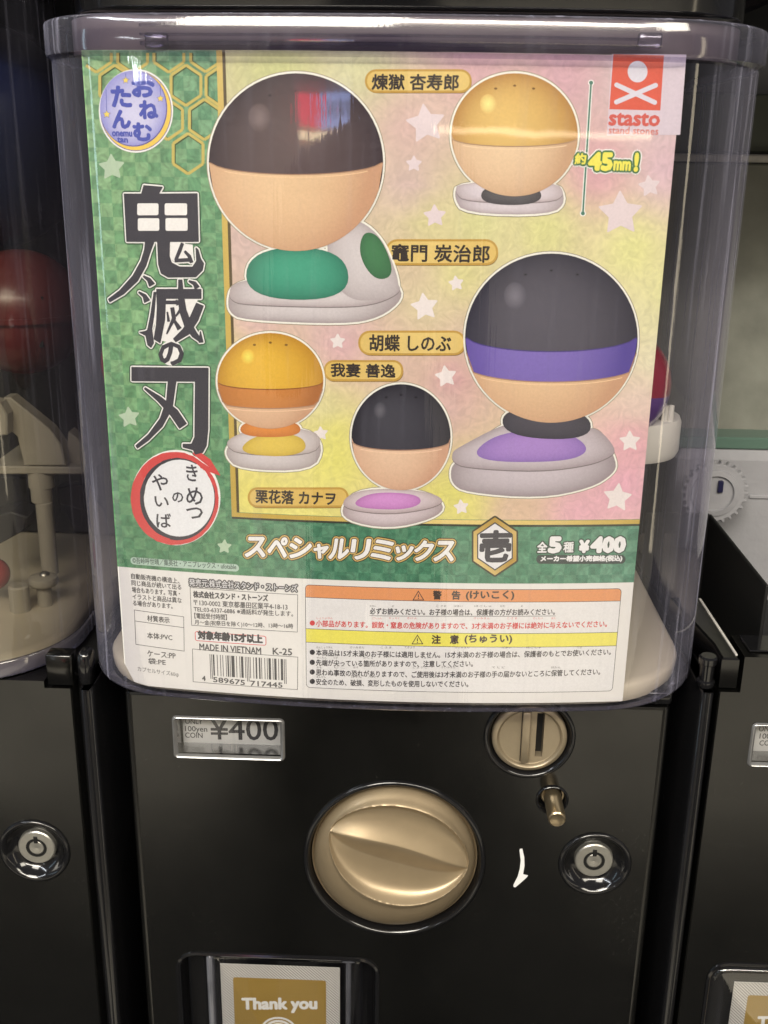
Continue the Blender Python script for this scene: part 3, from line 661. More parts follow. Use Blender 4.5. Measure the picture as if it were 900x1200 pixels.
# generic toy pictures: two-tone capsule balls resting on soft cushions
def figure(cushion, tone, balls, mound=None, top=None, nm='toy_capsule_print'):
    mb = MB(); WO = pc(236, 232, 208); parts = []
    cu = smooth_loop(cushion, 2)
    out = [cu]+[b['o'] for b in balls]+([smooth_loop(m_[0], 3) for m_ in (mound or [])])
    for i, o_ in enumerate(out):
        poly(mb, o_, pc(150, 140, 110), 3.0+.08*i, r=3.0); poly(mb, o_, WO, 3.8+.08*i, r=2.2)
    ys = [p[1] for p in cu]; xs = [p[0] for p in cu]; y_0, y_1 = min(ys), max(ys); xm = (min(xs)+max(xs))/2
    soft(mb, cu, tone[0], tuple(.86*c for c in tone[1]), 5.3, (-6, 6), pw=3)
    cu2 = [(xm+(a-xm)*.985, y_0+(b-y_0)*.64) for a, b in cu]; poly(mb, [(a, b+1.2) for a, b in cu2], tuple(.55*c for c in tone[1]), 5.8)
    soft(mb, cu2, tuple(min(.85, 1.05*c) for c in tone[0]), tone[1], 6.3, (-6, -5), pw=4)
    if top: soft(mb, smooth_loop(top[0], 3), top[1], top[2], 6.9, (-4, -4), pw=3)
    for i, (pts, ca, cb) in enumerate(mound or []): soft(mb, smooth_loop(pts, 3), ca, cb, 7.4+.4*i, (-3, -8), pw=2.5)
    for b in balls:
        soft(mb, b['o'], b['hi'], b['lo'], 8.8, b.get('f', (-16, -22)), 9, 2.0)
        cx, cy, rx, ry = b['e']; sm = b['s']          # lower shell below the seam
        for (k0, k1, ca, cb, ly) in b['bands']:
            n = 40; vs = []; cs = []; m_ = 12
            for i in range(m_+1):
                t = i/m_
                for j in range(n+1):
                    q = -1+2*j/n; bow = b.get('bow', .22)
                    def yy(kk): 
                        a = kk*ry; lim = ry*math.sqrt(max(0, 1-q*q)); return max(-lim, min(lim, a+bow*ry*math.sqrt(max(0, 1-q*q))-bow*ry*.5))
                    ya, yb_ = yy(k0), yy(k1); y_ = ya+(yb_-ya)*t; vs.append(P(cx+q*rx, cy+y_))
                    e = min(1, math.hypot(q+.15, y_/ry*.9)); cs.append(tuple(u+(v-u)*e**2.4 for u, v in zip(ca, cb)))
            fs = [(i*(n+1)+j, i*(n+1)+j+1, (i+1)*(n+1)+j+1, (i+1)*(n+1)+j) for i in range(m_) for j in range(n)]
            mb.add([surf(x, z, ly) for x, z in vs], fs, cs)
            arc = [(cx+q*rx, cy+yy2) for q, yy2 in [(-.985+1.97*j/24, None) for j in range(25)] for yy2 in [max(-ry*math.sqrt(max(0, 1-q*q)), min(ry*math.sqrt(max(0, 1-q*q)), k0*ry+b.get('bow', .22)*ry*math.sqrt(max(0, 1-q*q))-b.get('bow', .22)*ry*.5))]]
            line(mb, arc, 1.3, tuple(.7*c for c in cb), ly+.3)
            if k1 > .9: line(mb, [(x_, y_+3.2) for x_, y_ in arc[2:-2]], .9, tuple(min(.85, 1.12*c) for c in ca), ly+.35)
        for q in (-.30, .0, .30):                         # air holes in the upper shell
            poly(mb, ell(cx+q*rx, cy-.80*ry+abs(q)*.16*ry, 1.9, 1.3, 12), tuple(.45*c for c in b['lo']), 9.6)
        hc = tuple(min(.85, c*1.5+.05) for c in b['hi']); e_ = ell(cx-.42*rx, cy-.50*ry, .13*rx, .16*ry, 28)
        soft(mb, e_, hc, b['hi'], 9.6, (0, 0), 5, 1.2)
    return mb.build(nm, 'ink', card)
def bl(cx, cy, rx, ry, hi, lo, bands, **k): return dict(o=ell(cx, cy, rx, ry, 64), e=(cx, cy, rx, ry), s=0, hi=pc(*hi), lo=pc(*lo), bands=[(a, b, pc(*c), pc(*d), 9.4+.6*i) for i, (a, b, c, d) in enumerate(bands)], **k)
SK = (226, 190, 142); SKd = (196, 150, 112)
WC = (pc(206, 196, 186), pc(172, 158, 150))
figure([(267, 352), (271, 336), (296, 327), (444, 325), (466, 332), (473, 350), (446, 372), (405, 380), (284, 375), (269, 366)], WC,
       [bl(347, 190, 102, 104, (92, 76, 72), (56, 44, 46), [(.06, 1.01, SK, SKd)], bow=.16)],
       [([(378, 250), (440, 262), (470, 330), (462, 352), (392, 352)], pc(208, 198, 188), pc(176, 164, 156)), ([(425, 270), (446, 276), (464, 322), (440, 330), (420, 300)], pc(70, 122, 76), pc(60, 104, 66)),
        ([(292, 290), (404, 290), (412, 352), (286, 350)], pc(74, 158, 122), pc(52, 120, 92))])
figure([(536, 214), (652, 212), (664, 236), (646, 252), (544, 250), (532, 232)], (pc(212, 200, 196), pc(182, 166, 160)),
       [bl(603, 158, 74, 72, (222, 184, 104), (176, 128, 62), [(.12, .99, (228, 196, 152), (196, 156, 116))], bow=.14)], [([(566, 216), (632, 216), (636, 240), (562, 240)], pc(92, 88, 86), pc(70, 66, 66))])
figure([(268, 520), (300, 500), (362, 502), (380, 524), (366, 552), (280, 550), (264, 534)], (pc(206, 196, 186), pc(176, 162, 152)),
       [bl(317, 446, 62, 56, (226, 178, 60), (184, 132, 38), [(.10, .50, (200, 130, 62), (164, 98, 42)), (.50, 1.0, (224, 186, 144), (196, 150, 112))], bow=.16)],
       [([(284, 492), (350, 492), (354, 512), (280, 512)], pc(222, 140, 60), pc(190, 112, 48))], top=([(276, 530), (300, 508), (352, 508), (362, 528), (330, 536)], pc(220, 190, 80), pc(196, 164, 62)))
figure([(400, 592), (424, 572), (494, 574), (524, 592), (508, 608), (456, 620), (404, 610)], (pc(208, 192, 186), pc(176, 158, 150)),
       [bl(470, 512, 58, 62, (66, 64, 68), (34, 32, 38), [(.16, 1.0, (226, 190, 152), (198, 152, 118))], bow=.18)], top=([(408, 594), (432, 576), (488, 578), (496, 590), (470, 598)], pc(206, 142, 190), pc(180, 116, 166)))
figure([(528, 549), (535, 540), (584, 500), (602, 496), (690, 502), (705, 508), (723, 541), (719, 555), (692, 572), (632, 584), (545, 577), (529, 566)], (pc(196, 184, 180), pc(160, 146, 142)),
       [bl(646, 396, 101, 99, (84, 80, 86), (44, 42, 52), [(.06, .42, (124, 104, 170), (82, 66, 138)), (.42, 1.01, SK, SKd)], bow=.2, f=(-18, -34))],
       [([(588, 476), (690, 480), (694, 516), (590, 512)], pc(74, 70, 76), pc(52, 50, 56))], top=([(544, 540), (584, 504), (668, 506), (694, 528), (660, 542)], pc(166, 130, 186), pc(136, 104, 164)))
# name plates
for (x0, y0, x1_, y1, s, A_, B_, hh, bd) in ((428.5, 82, 552, 108, '煉獄 杏寿郎', (436, 105), (537, 105.5), 18, 0), (452, 281, 583, 310, '竈門 炭治郎', (459, 306), (573, 307.5), 20, 0),
        (420.5, 388, 545, 415.5, '胡蝶 しのぶ', (433, 411), (528, 412), 19, 0), (380, 422.5, 472, 446, '我妻 善逸', (388, 441), (463, 442.5), 15.5, 0), (291, 571.5, 408, 594, '栗花落 カナヲ', (300, 589), (393, 592), 15.5, 0)):
    mb = MB(); pts = rrect(x0, x1_, y0, y1, (y1-y0)*.47, 6)
    poly(mb, [(a+.8, b+1.4) for a, b in pts], pc(128, 100, 46), 3.0); poly(mb, pts, pc(190, 150, 66), 3.2, r=.7); i_ = inset(pts, 1.8); poly(mb, i_, lambda x, z: tuple(a+(b-a)*(.5+.5*math.sin(x*60+1)) for a, b in zip(pc(214, 178, 90), pc(222, 192, 112))), 4.2)
    pl = mb.build('name_plate_print', 'ink', card)
    t = MB(); text(t, s, A_, B_, hh, pc(54, 46, 38), 5.0, .5); t.build('lettering', 'ink', pl)
# title
mb = MB()
def Z(*p): return [(130+x/5.215, 210+y/5.215) for x, y in p]
def Z2(*p): return [(x/3.214, 400+y/3.214) for x, y in p]
shapes = []      # (kind, points, width)
shapes.append(('p', Z((82, 90), (188, 90), (202, 38), (316, 48), (292, 90), (528, 88), (536, 380), (98, 380))))
shapes.append(('p', Z((212, 376), (264, 386), (240, 450), (215, 530), (165, 620), (80, 700), (-6, 750), (-14, 732), (55, 680), (135, 590), (185, 500), (206, 430))))
shapes.append(('p', Z((285, 376), (360, 376), (358, 470), (372, 510), (420, 535), (500, 536), (524, 500), (520, 418), (534, 430), (550, 486), (568, 514), (560, 556), (520, 596), (350, 598), (308, 574), (292, 520))))
shapes.append(('l', Z((438, 392), (420, 440), (398, 492)), [3.2, 3.6, 3.2])); shapes.append(('l', Z((392, 497), (480, 492)), [3.4, 3.6])); shapes.append(('l', Z((452, 440), (480, 470), (494, 508)), [2.2, 3.4, 3.6]))
shapes.append(('l', Z((200, 592), (232, 612), (252, 646)), [1.5, 4, 7])); shapes.append(('l', Z((172, 690), (206, 712), (222, 746)), [1.5, 4, 7]))
shapes.append(('l', Z((270, 690), (254, 830), (236, 930)), [2.4, 4, 5])); shapes.append(('p', Z((250, 900), (262, 1000), (246, 1028), (226, 1012), (214, 955), (176, 935), (214, 928))))
shapes.append(('p', Z((280, 672), (552, 672), (552, 728), (336, 728), (330, 860), (302, 1000), (264, 976), (278, 890), (284, 780))))
shapes.append(('l', Z((425, 615), (430, 720), (440, 800), (472, 890), (512, 950), (552, 990)), [4, 6.6, 8, 8.4, 7, 3])); shapes.append(('l', Z((552, 996), (548, 930)), [5, .6]))
shapes.append(('l', Z((545, 765), (510, 850), (460, 930), (390, 984)), [9, 10, 9, 4.6])); shapes.append(('l', Z((478, 622), (512, 636), (528, 664)), [1.5, 4, 6]))
shapes.append(('l', Z((338, 752), (412, 752)), [3.4, 3.4])); shapes.append(('l', Z((400, 740), (414, 764)), [2, 5]))
shapes.append(('l', Z((376, 785), (386, 850), (342, 944)), [4, 4, 1])); shapes.append(('l', Z((384, 856), (420, 914)), [2, 5])); shapes.append(('l', Z((346, 812), (354, 868)), [1.2, 2.6])); shapes.append(('l', Z((424, 800), (398, 836)), [2.6, 1.2]))
shapes.append(('p', Z2((497, 97), (785, 100), (784, 330), (778, 392), (764, 418), (736, 424), (728, 408), (690, 398), (690, 386), (722, 386), (734, 360), (736, 150), (497, 148))))
shapes.append(('p', Z2((634, 150), (664, 150), (650, 250), (612, 320), (560, 372), (518, 402), (512, 392), (560, 350), (604, 290), (628, 220))))
shapes.append(('l', Z2((546, 176), (600, 216), (656, 268), (690, 318)), [2.0, 6, 10, 10]))
for i, s_ in enumerate(shapes):
    for col, r_, ly in ((pc(50, 84, 52), 3.4, 3.0), (CREAM, 2.0, 4.0), (DK, .45, 6.6)):
        if s_[0] == 'p': poly(mb, s_[1], col, ly+.02*i, r=r_)
        else: line(mb, s_[1], s_[2], col, ly+.02*i, r=r_)
for a in (((162, 147), (292, 220)), ((330, 147), (467, 220)), ((166, 238), (297, 315)), ((335, 237), (470, 315))):
    (q0, q1), (q2, q3) = a; c_ = Z((q0, q1), (q2, q3)); poly(mb, rrect(c_[0][0], c_[1][0], c_[0][1], c_[1][1], 2.0, 4), CREAM, 8.4)
poly(mb, Z((262, 690), (555, 700), (500, 790), (470, 930), (380, 1000), (270, 980)), CREAM, 5.0); poly(mb, Z((368, 384), (500, 400), (510, 515), (390, 510), (360, 470)), CREAM, 5.05)
poly(mb, ell(*Z((370, 1062))[0], 14.2, 14.6), CREAM, 5.2)
text(mb, 'の', Z((300, 1132))[0], Z((444, 1132))[0], 25.5, DK, 6.4, 1.3)
mb.build('title_lettering', 'ink', card)
# brushed ring badge
mb = MB()
ringp = ell(205, 583, 47.5, 51, 60, -30, 310)
poly(mb, ell(206, 583, 51, 54.5), CREAM, 3.0, r=1.6)
rw = [max(1.5, 11*(.25+.75*math.sin(math.pi*min(1, i/34))) if i < 34 else 5.0-3*math.sin((i-34)*.35)) for i in range(61)]
rg = list(reversed(ringp)); 
line(mb, ell(206, 583, 47, 50, 60, 318, -42), [2+9*abs(math.sin(math.pi*(i+4)/66))+random.uniform(-.8, .8) for i in range(61)], RED, 4.6, r=.4)
line(mb, ell(209, 583.5, 42.5, 46, 60, 300, -20), [1+4.2*abs(math.sin(math.pi*(i+2)/64))+random.uniform(-.7, .7) for i in range(61)], DK, 5.4)
line(mb, ell(207, 584, 45, 48, 20, 20, 100), [1+1.6*math.sin(math.pi*i/20) for i in range(21)], DK, 5.5)
line(mb, [(228, 529), (244, 541), (257, 556), (247, 551), (236, 545)], [6, 7, 1, 4, 6], RED, 5.2, r=.4)
poly(mb, ell(210.5, 583.5, 41, 45), pc(228, 226, 216), 5.8)
for s, A_, B_, hh in (('き', (219, 563), (232, 564), 19), ('め', (219, 590.5), (238, 591.5), 20), ('つ', (219, 607), (238, 608), 13), ('の', (202.5, 588), (215, 588.5), 11.5), ('や', (179, 574), (197.5, 574.5), 18.5), ('い', (182, 593), (198, 594), 11.5), ('ば', (184, 617.5), (201, 618.5), 16.5)):
    text(mb, s, A_, B_, hh, DK, 6.2, .35)
mb.build('ring_badge_print', 'ink', card)
# round moon badge
mb = MB()
poly(mb, ell(159.5, 130, 43.6, 49), CREAM, 4.0); poly(mb, ell(159.5, 130, 41.8, 47), pc(90, 84, 140), 4.3); poly(mb, ell(159.5, 130, 41, 46.2), pc(232, 196, 84), 4.6)
poly(mb, ell(156.8, 127.3, 39.4, 44.6), pc(90, 84, 140), 4.9)
soft(mb, ell(156.2, 126.7, 38.8, 44), pc(206, 202, 216), pc(150, 148, 196), 5.2, (4, 14), pw=2)
BL_ = pc(74, 84, 160)
for s, A_, B_, hh, r_ in (('お', (156, 112.5), (181, 113.5), 20.5, 1.3), ('ね', (164.5, 138.5), (185, 139), 20, 1.2), ('む', (157.5, 164), (178, 164.5), 19.5, 1.2), ('た', (132, 124.5), (154, 125), 23, 1.3), ('ん', (133, 149.5), (153, 150), 20, 1.3)):
    text(mb, s, A_, B_, hh, BL_, 5.8, r_)
text(mb, 'onemu', (132, 159.5), (155, 160), 5.4, BL_, 5.8, .45); text(mb, 'tan', (138, 166.5), (150, 167), 5.4, BL_, 5.8, .45)
for cx, cy, r_, x_, y_ in ((147.5, 94, 4, 147.5, 86), (125.3, 134, 4.3, 124.5, 105), (188.3, 115.5, 4, 187.8, 97)):
    line(mb, [(x_, y_), (cx, cy-2)], .6, BL_, 5.6); poly(mb, star(cx, cy, r_+.8), BL_, 5.8); poly(mb, star(cx, cy, r_), pc(240, 208, 96), 6.1)
poly(mb, star(178.5, 98.5, 3.6), BL_, 6.1)
mb.build('moon_badge_print', 'ink', card)
# maker badge top right
mb = MB(); RD = pc(214, 92, 68); LW = pc(214, 208, 208)
poly(mb, [(717, 63), (804.3, 64), (797, 158), (711, 159)], pc(212, 196, 196), 3.0)
poly(mb, [(718.7, 63.4), (778, 65), (773.7, 129.5), (714, 128)], RD, 3.6)
poly(mb, ell(747, 84, 11.6, 12.6), LW, 4.2)
for i, (a, b) in enumerate((((722.6, 99.6), (767, 120)), ((768, 100), (722.4, 119.6)))):
    line(mb, [a, b], 5.6, LW, 4.2+.2*i)
    for j, p in enumerate((a, b)): poly(mb, ell(*p, 2.9, 2.9, 16), LW, 4.3+.2*i+.05*j)
text(mb, 'stasto', (713.5, 146.5), (772, 147.5), 14, pc(206, 92, 78), 4.2, .8)
text(mb, 'stand stones', (713, 156.5), (771, 158), 8.6, pc(210, 120, 104), 4.2, .15)
mb.build('maker_badge_print', 'ink', card)
# size mark
mb = MB(); GN = pc(70, 116, 66)
for col, wd, rr, ly in ((CREAM, 4.2, 3.6, 3.0), (pc(70, 120, 96), 2.0, 2.3, 3.4)):
    line(mb, [(692.6, 97), (683, 250)], wd, col, ly); poly(mb, ell(692.6, 97, rr, rr, 20), col, ly+.1); poly(mb, ell(683, 250, rr, rr, 20), col, ly+.1)
for s, A_, B_, hh, r_ in (('約', (673.5, 192), (686, 192), 12, .5), ('45', (690, 198.5), (716, 199), 19, 1.6), ('mm', (719, 199), (738, 199.5), 10, .7), ('!', (743.5, 200), (746, 200), 20, 1.4)):
    text(mb, s, A_, B_, hh, CREAM, 4.2, r_+3.4); text(mb, s, A_, B_, hh, GN, 5.2, r_+2.0); text(mb, s, A_, B_, hh, pc(238, 222, 88), 6.2, r_)
mb.build('size_lettering', 'ink', card)
# series lettering: each sign with a white face, black and gold outlines
mb = MB(); word = 'スペシャルリミックス'; xs = [287, 313, 338, 366, 385, 410, 434, 461, 484, 508, 533.5]
for i, ch in enumerate(word):
    a, b = xs[i]+2.0, xs[i+1]-1.5; sm = ch in 'ャッ'; yb = 651.5+.018*(a-287)*1.2; 
    top_h = 16 if sm else 22.5; yb2 = yb+.4
    v, f, _ = glyphs(ch); 
    for col, r_, ly in ((pc(52, 46, 36), 5.0, 3.0), (pc(204, 170, 96), 3.9, 4.0), (pc(70, 58, 36), 2.2, 5.0), (pc(240, 236, 222), 1.2, 6.0)):
        aa = P(a, yb2); bb = P(b, yb2+.2); tt = P(a, yb2-top_h); H = tt[1]-aa[1]
        xz = [(aa[0]+q[0]*(bb[0]-aa[0])+(q[1]-.5)*.0013, aa[1]+q[0]*(bb[1]-aa[1])+q[1]*H) for q in v]; put(mb, xz, f, col, ly+.02*i, r_)
mb.build('series_lettering', 'ink', card)
mb = MB(); hx = hexa(580, 640, 29, 34)
poly(mb, hx, pc(64, 60, 40), 4.0, r=2.2); poly(mb, hx, lambda x, z: tuple(a+(b-a)*(.5+.5*math.sin(x*160+z*90)) for a, b in zip(pc(176, 138, 50), pc(224, 196, 120))), 5.0, r=0)
poly(mb, hexa(580, 640, 24.2, 28.4), DK, 5.6); poly(mb, hexa(580, 640, 22.6, 26.8), pc(226, 222, 212), 6.0)
text(mb, '壱', (562.5, 657.5), (597, 657), 35, DK, 6.6, 1.7); mb.build('hexagon_badge_print', 'ink', card)
mb = MB()
for s, A_, B_, hh, r_ in (('全', (629.5, 647), (640.5, 647), 12, .5), ('5', (643.5, 646.6), (656, 646.6), 16.5, 2.0), ('種', (660, 647), (671.5, 647), 12, .35), ('¥', (679, 646.6), (689, 646.6), 13, 1.5), ('400', (693, 646.4), (731, 646.2), 16.5, 2.0)):
    text(mb, s, A_, B_, hh, pc(50, 70, 56), 3.0, r_+1.6); text(mb, s, A_, B_, hh, WH, 4.4, r_)
poly(mb, rrect(628.5, 733, 650, 660.5, 5, 6), pc(56, 66, 60), 3.0); text(mb, 'メーカー希望小売価格(税込)', (633.5, 658.6), (728.5, 658), 7.4, WH, 4.0, .5)
mb.build('price_lettering', 'ink', card)
# copyright strip
mb = MB(); a = P(153, 656.5); b = P(280, 663.5)
poly(mb, rrect(a[0], b[0], a[1]-.0021, a[1]+.0019, .0019, 5), pc(176, 196, 172), 2.6, world=True)
text(mb, '©吾峠呼世晴／集英社・アニプレックス・ufotable', (155.5, 660), (277, 667.5), 7.2, pc(86, 104, 90), 3.2, .15); mb.build('copyright_strip_print', 'ink', card)
# small print, left
mb = MB(); TX = pc(70, 68, 66)
for s, A_, B_, hh, r_ in (('自動販売機の構造上、', (154, 678), (210.5, 684), 6.4, .12), ('同じ商品が続いて出る', (154.3, 686), (212.6, 691.2), 6.4, .12), ('場合もあります。写真・', (154.8, 694), (211, 698.8), 6.4, .12), ('イラストと商品は異な', (155.5, 702), (213, 706.8), 6.4, .12), ('る場合があります。', (156, 709.6), (202.5, 713.6), 6.4, .12),
                         ('材質表示', (172.7, 727.8), (198.8, 730.4), 7.0, .15), ('本体:PVC', (172.7, 748), (202, 750.6), 7.2, .15), ('ケース:PP', (173, 769), (206, 772), 7.2, .15), ('袋:PE', (174, 777.8), (194.3, 779.5), 7.0, .15), ('カプセルサイズ60φ', (161.5, 787), (209.5, 794), 6.4, 0)):
    text(mb, s, A_, B_, hh, TX, 1.6, r_)
def boxl(mb, a, b, c, d, wd, col, ly): line(mb, [a, b, c, d], wd, col, ly, closed=True)
boxl(mb, (157.5, 714.7), (215.3, 722.7), (215.9, 762.9), (159.3, 755), .6, TX, 1.6); line(mb, [(158.3, 727.6), (215.4, 735.4)], .6, TX, 1.8)
mb.build('material_note_print', 'ink', card)
mb = MB()
text(mb, '発売元:株式会社スタンド・ストーンズ', (222, 686.4), (348.5, 693.8), 8.6, TX, 1.6, 1.7); text(mb, '発売元:株式会社スタンド・ストーンズ', (222, 686.4), (348.5, 693.8), 8.6, pc(214, 210, 200), 2.8, .15)
for s, A_, B_, hh, r_ in (('株式会社スタンド・ストーンズ', (226.8, 700), (314, 704.6), 7.6, .4), ('〒130-0002 東京都墨田区業平4-18-13', (227, 709.2), (337, 714.8), 7.2, .12), ('TEL:03-6337-6886 ※通話料が発生します。', (227.3, 716.6), (343.5, 722.4), 6.4, .12),
                         ('【電話受付時間】', (228, 724.6), (266, 726.6), 6.6, .12), ('月～金(祝祭日を除く)10～12時、13時～16時', (228.3, 732.6), (343.5, 737.4), 6.6, .1)): text(mb, s, A_, B_, hh, TX, 1.6, r_)
boxl(mb, (222.8, 688.4), (348.9, 697), (348.4, 740.6), (224.6, 732.6), .6, TX, 1.3)
a = P(228, 735.4); b = P(312.2, 756)
rl = rrect(a[0], b[0], b[1]-.0003, a[1]-.0020, .0012, 4); 
for d_, col, ly in ((0, RED, 1.5), (.0004, pc(228, 223, 211), 1.9)): poly(mb, inset(rl, d_), col, ly, world=True)
text(mb, '対象年齢15才以上', (232.5, 748.6), (307.5, 753.6), 9.6, pc(56, 54, 54), 2.4, .8)
text(mb, 'MADE IN VIETNAM', (234, 761.6), (306, 766.6), 7.6, TX, 1.6, .25); text(mb, 'K-25', (319.8, 766.8), (342.2, 768), 7.8, TX, 1.6, .25)
mb.build('maker_address_print', 'ink', card)
# barcode 4589675717445
mb = MB(); code = '4589675717445'
Lc = ['0001101', '0011001', '0010011', '0111101', '0100011', '0110001', '0101111', '0111011', '0110111', '0001011']
par = ['LLLLLL', 'LLGLGG', 'LLGGLG', 'LLGGGL', 'LGLLGG', 'LGGLLG', 'LGGGLL', 'LGLGLG', 'LGLGGL', 'LGGLGL'][int(code[0])]
bits = '101'
for ch, p_ in zip(code[1:7], par):
    l = Lc[int(ch)]; bits += l if p_ == 'L' else ''.join('1' if q == '0' else '0' for q in l)[::-1]
bits += '01010'
for ch in code[7:]: bits += ''.join('1' if q == '0' else '0' for q in Lc[int(ch)])
bits += '101'
b0 = P(245.5, 766.5); b1 = P(335.5, 772.5); zb_ = P(250, 791.6)[1]; n = len(bits); dx = (b1[0]-b0[0])/n; i = 0
while i < n:
    if bits[i] == '1':
        j = i
        while j < n and bits[j] == '1': j += 1
        guard = i < 3 or i >= n-3 or 45 <= i < 50; zt_ = b0[1]; z0 = zb_-(.0020 if guard else 0)
        mb.add([surf(b0[0]+dx*(i+.08), z0, 1.6), surf(b0[0]+dx*(j-.08), z0, 1.6), surf(b0[0]+dx*(j-.08), zt_, 1.6), surf(b0[0]+dx*(i+.08), zt_, 1.6)], [(0, 1, 2, 3)], pc(60, 58, 58)); i = j
    else: i += 1
for s, A_, B_, hh in (('4', (237, 797.6), (241, 797.9), 5.8), ('589675', (250, 799), (287, 802.8), 5.8), ('717445', (293.5, 803.4), (331, 805.8), 5.8)): text(mb, s, A_, B_, hh, TX, 1.6, .25)
boxl(mb, (225.6, 760.4), (349, 770), (348.6, 808), (226.4, 798.8), .6, TX, 1.3)
mb.build('barcode_print', 'ink', card)
# warning panel
W0 = P(357.5, 686); W1 = P(728.8, 688.2); W2 = P(716.9, 806.5); xa, xb, zt_ = W0[0], W1[0], (W0[1]+W1[1])/2; zb_ = (P(358.4, 809)[1]+W2[1])/2
za = P(540, 705)[1]; zc = (P(357, 738.4)[1]+P(723, 738.8)[1])/2; zd = (P(357, 754.4)[1]+P(721.3, 754.5)[1])/2
mb = MB(); rl = rrect(xa, xb, zb_, zt_, .0022, 5); LN = pc(62, 58, 56)
poly(mb, rl, LN, 1.3, world=True); ri = inset(rl, .00028); poly(mb, ri, pc(226, 221, 208), 1.7, world=True)
top = [p for p in ri if p[1] > za]
poly(mb, [(xb-.00028, za), *[p for p in ri if p[1] > za+.0001], (xa+.00028, za)], pc(222, 148, 92), 2.1, world=True)
poly(mb, [(xa+.0003, zd), (xb-.0003, zd), (xb-.0003, zc), (xa+.0003, zc)], pc(232, 220, 92), 2.1, world=True)
for z_ in (za, zc, zd): poly(mb, [(xa, z_-.00014), (xb, z_-.00014), (xb, z_+.00014), (xa, z_+.00014)], LN, 2.4, world=True)
for x_, y_ in ((490.3, 703), (489.2, 754.4)):
    line(mb, [(x_-6.2, y_), (x_+6.2, y_), (x_, y_-10.2)], .9, LN, 2.6, closed=True); line(mb, [(x_, y_-6.6), (x_, y_-3.2)], 1.1, LN, 2.7); poly(mb, ell(x_, y_-1.8, .7, .7, 8), LN, 2.7)
for s, A_, B_, hh, r_ in (('警', (507.5, 702), (517, 702.2), 9.8, .5), ('告', (529.5, 702.2), (539, 702.3), 9.8, .5), ('(けいこく)', (546, 703.2), (602, 703), 11, .5), ('注', (506, 754), (516, 754), 9.8, .5), ('意', (527.5, 754), (537, 754), 9.8, .5), ('(ちゅうい)', (544.5, 754.6), (599.5, 754.4), 11, .5)):
    text(mb, s, A_, B_, hh, pc(76, 62, 50), 2.6, r_)
text(mb, '必ずお読みください。お子様の場合は、保護者の方がお読みください。', (433.5, 719.6), (650, 720.4), 7.4, LN, 2.2, .2); line(mb, [(433, 721.4), (541, 722), (651, 721.6)], .55, LN, 2.3)
text(mb, '小部品があります。誤飲・窒息の危険がありますので、3才未満のお子様には絶対に与えないでください。', (370.5, 734), (711, 734.6), 7.6, RED, 2.2, .22)
poly(mb, ell(366, 730, 3.1, 3.1, 14), RED, 2.2)
for s, y_, B_ in (('本商品は15才未満のお子様には適用しません。15才未満のお子様の場合は、保護者のもとでお使いください。', 768.2, (715.5, 767.3)), ('先端が尖っている箇所がありますので、注意してください。', 780, (554, 781.2)),
                  ('思わぬ事故の恐れがありますので、ご使用後は3才未満のお子様の手の届かないところに保管してください。', 791.4, (703, 790.6)), ('安全のため、破損、変形したものを使用しないでください。', 802.4, (548.7, 805))):
    text(mb, s, (370.5, y_), B_, 7.4, LN, 2.2, .18); poly(mb, ell(366, y_-4, 3.1, 3.1, 14), LN, 2.2)
# reading aids over the characters
def ruby(s, x, y, wd, col): text(mb, s, (x, y), (x+wd, y+.1), 2.5, col, 2.3, 0, 1)
for s, x, wd in (('かなら', 433.5, 7), ('よ', 459, 2.6), ('こ', 511, 3), ('さま', 516.5, 6), ('ばあい', 532, 10), ('ほごしゃ', 556, 20), ('かた', 586, 6), ('よ', 610, 2.6)): ruby(s, x, 711.3, wd, LN)
for s, x, wd in (('しょうぶひん', 371, 19), ('ごいん', 436, 12), ('ちっそく', 456, 12), ('きけん', 477, 12), ('さいみまん', 555, 19), ('こさま', 594, 12), ('ぜったい', 624, 12), ('あた', 646, 5)): ruby(s, x, 725.6, wd, RED)
for s, x, wd in (('ほんしょうひん', 371, 19), ('さいみまん', 410, 17), ('こさま', 446, 13), ('てきよう', 474, 12), ('さいみまん', 533, 17), ('ばあい', 588, 11), ('ほごしゃ', 617, 17), ('つか', 676, 6)): ruby(s, x, 759.8, wd, LN)
for s, x, wd in (('せんたん', 371, 12), ('とが', 391, 5), ('かしょ', 426, 11), ('ちゅうい', 494, 12)): ruby(s, x, 771.8, wd, LN)
for s, x, wd in (('おも', 371, 6), ('じこ', 392, 12), ('おそ', 414, 6), ('しようご', 484, 17), ('さいみまん', 517, 17), ('てとど', 576, 16), ('ほかん', 646, 11)): ruby(s, x, 783.2, wd, LN)
for s, x, wd in (('あんぜん', 371, 11), ('はそん', 412, 12), ('へんけい', 432, 12), ('しよう', 483, 12)): ruby(s, x, 794.4, wd, LN)
mb.build('warning_panel_print', 'ink', card)
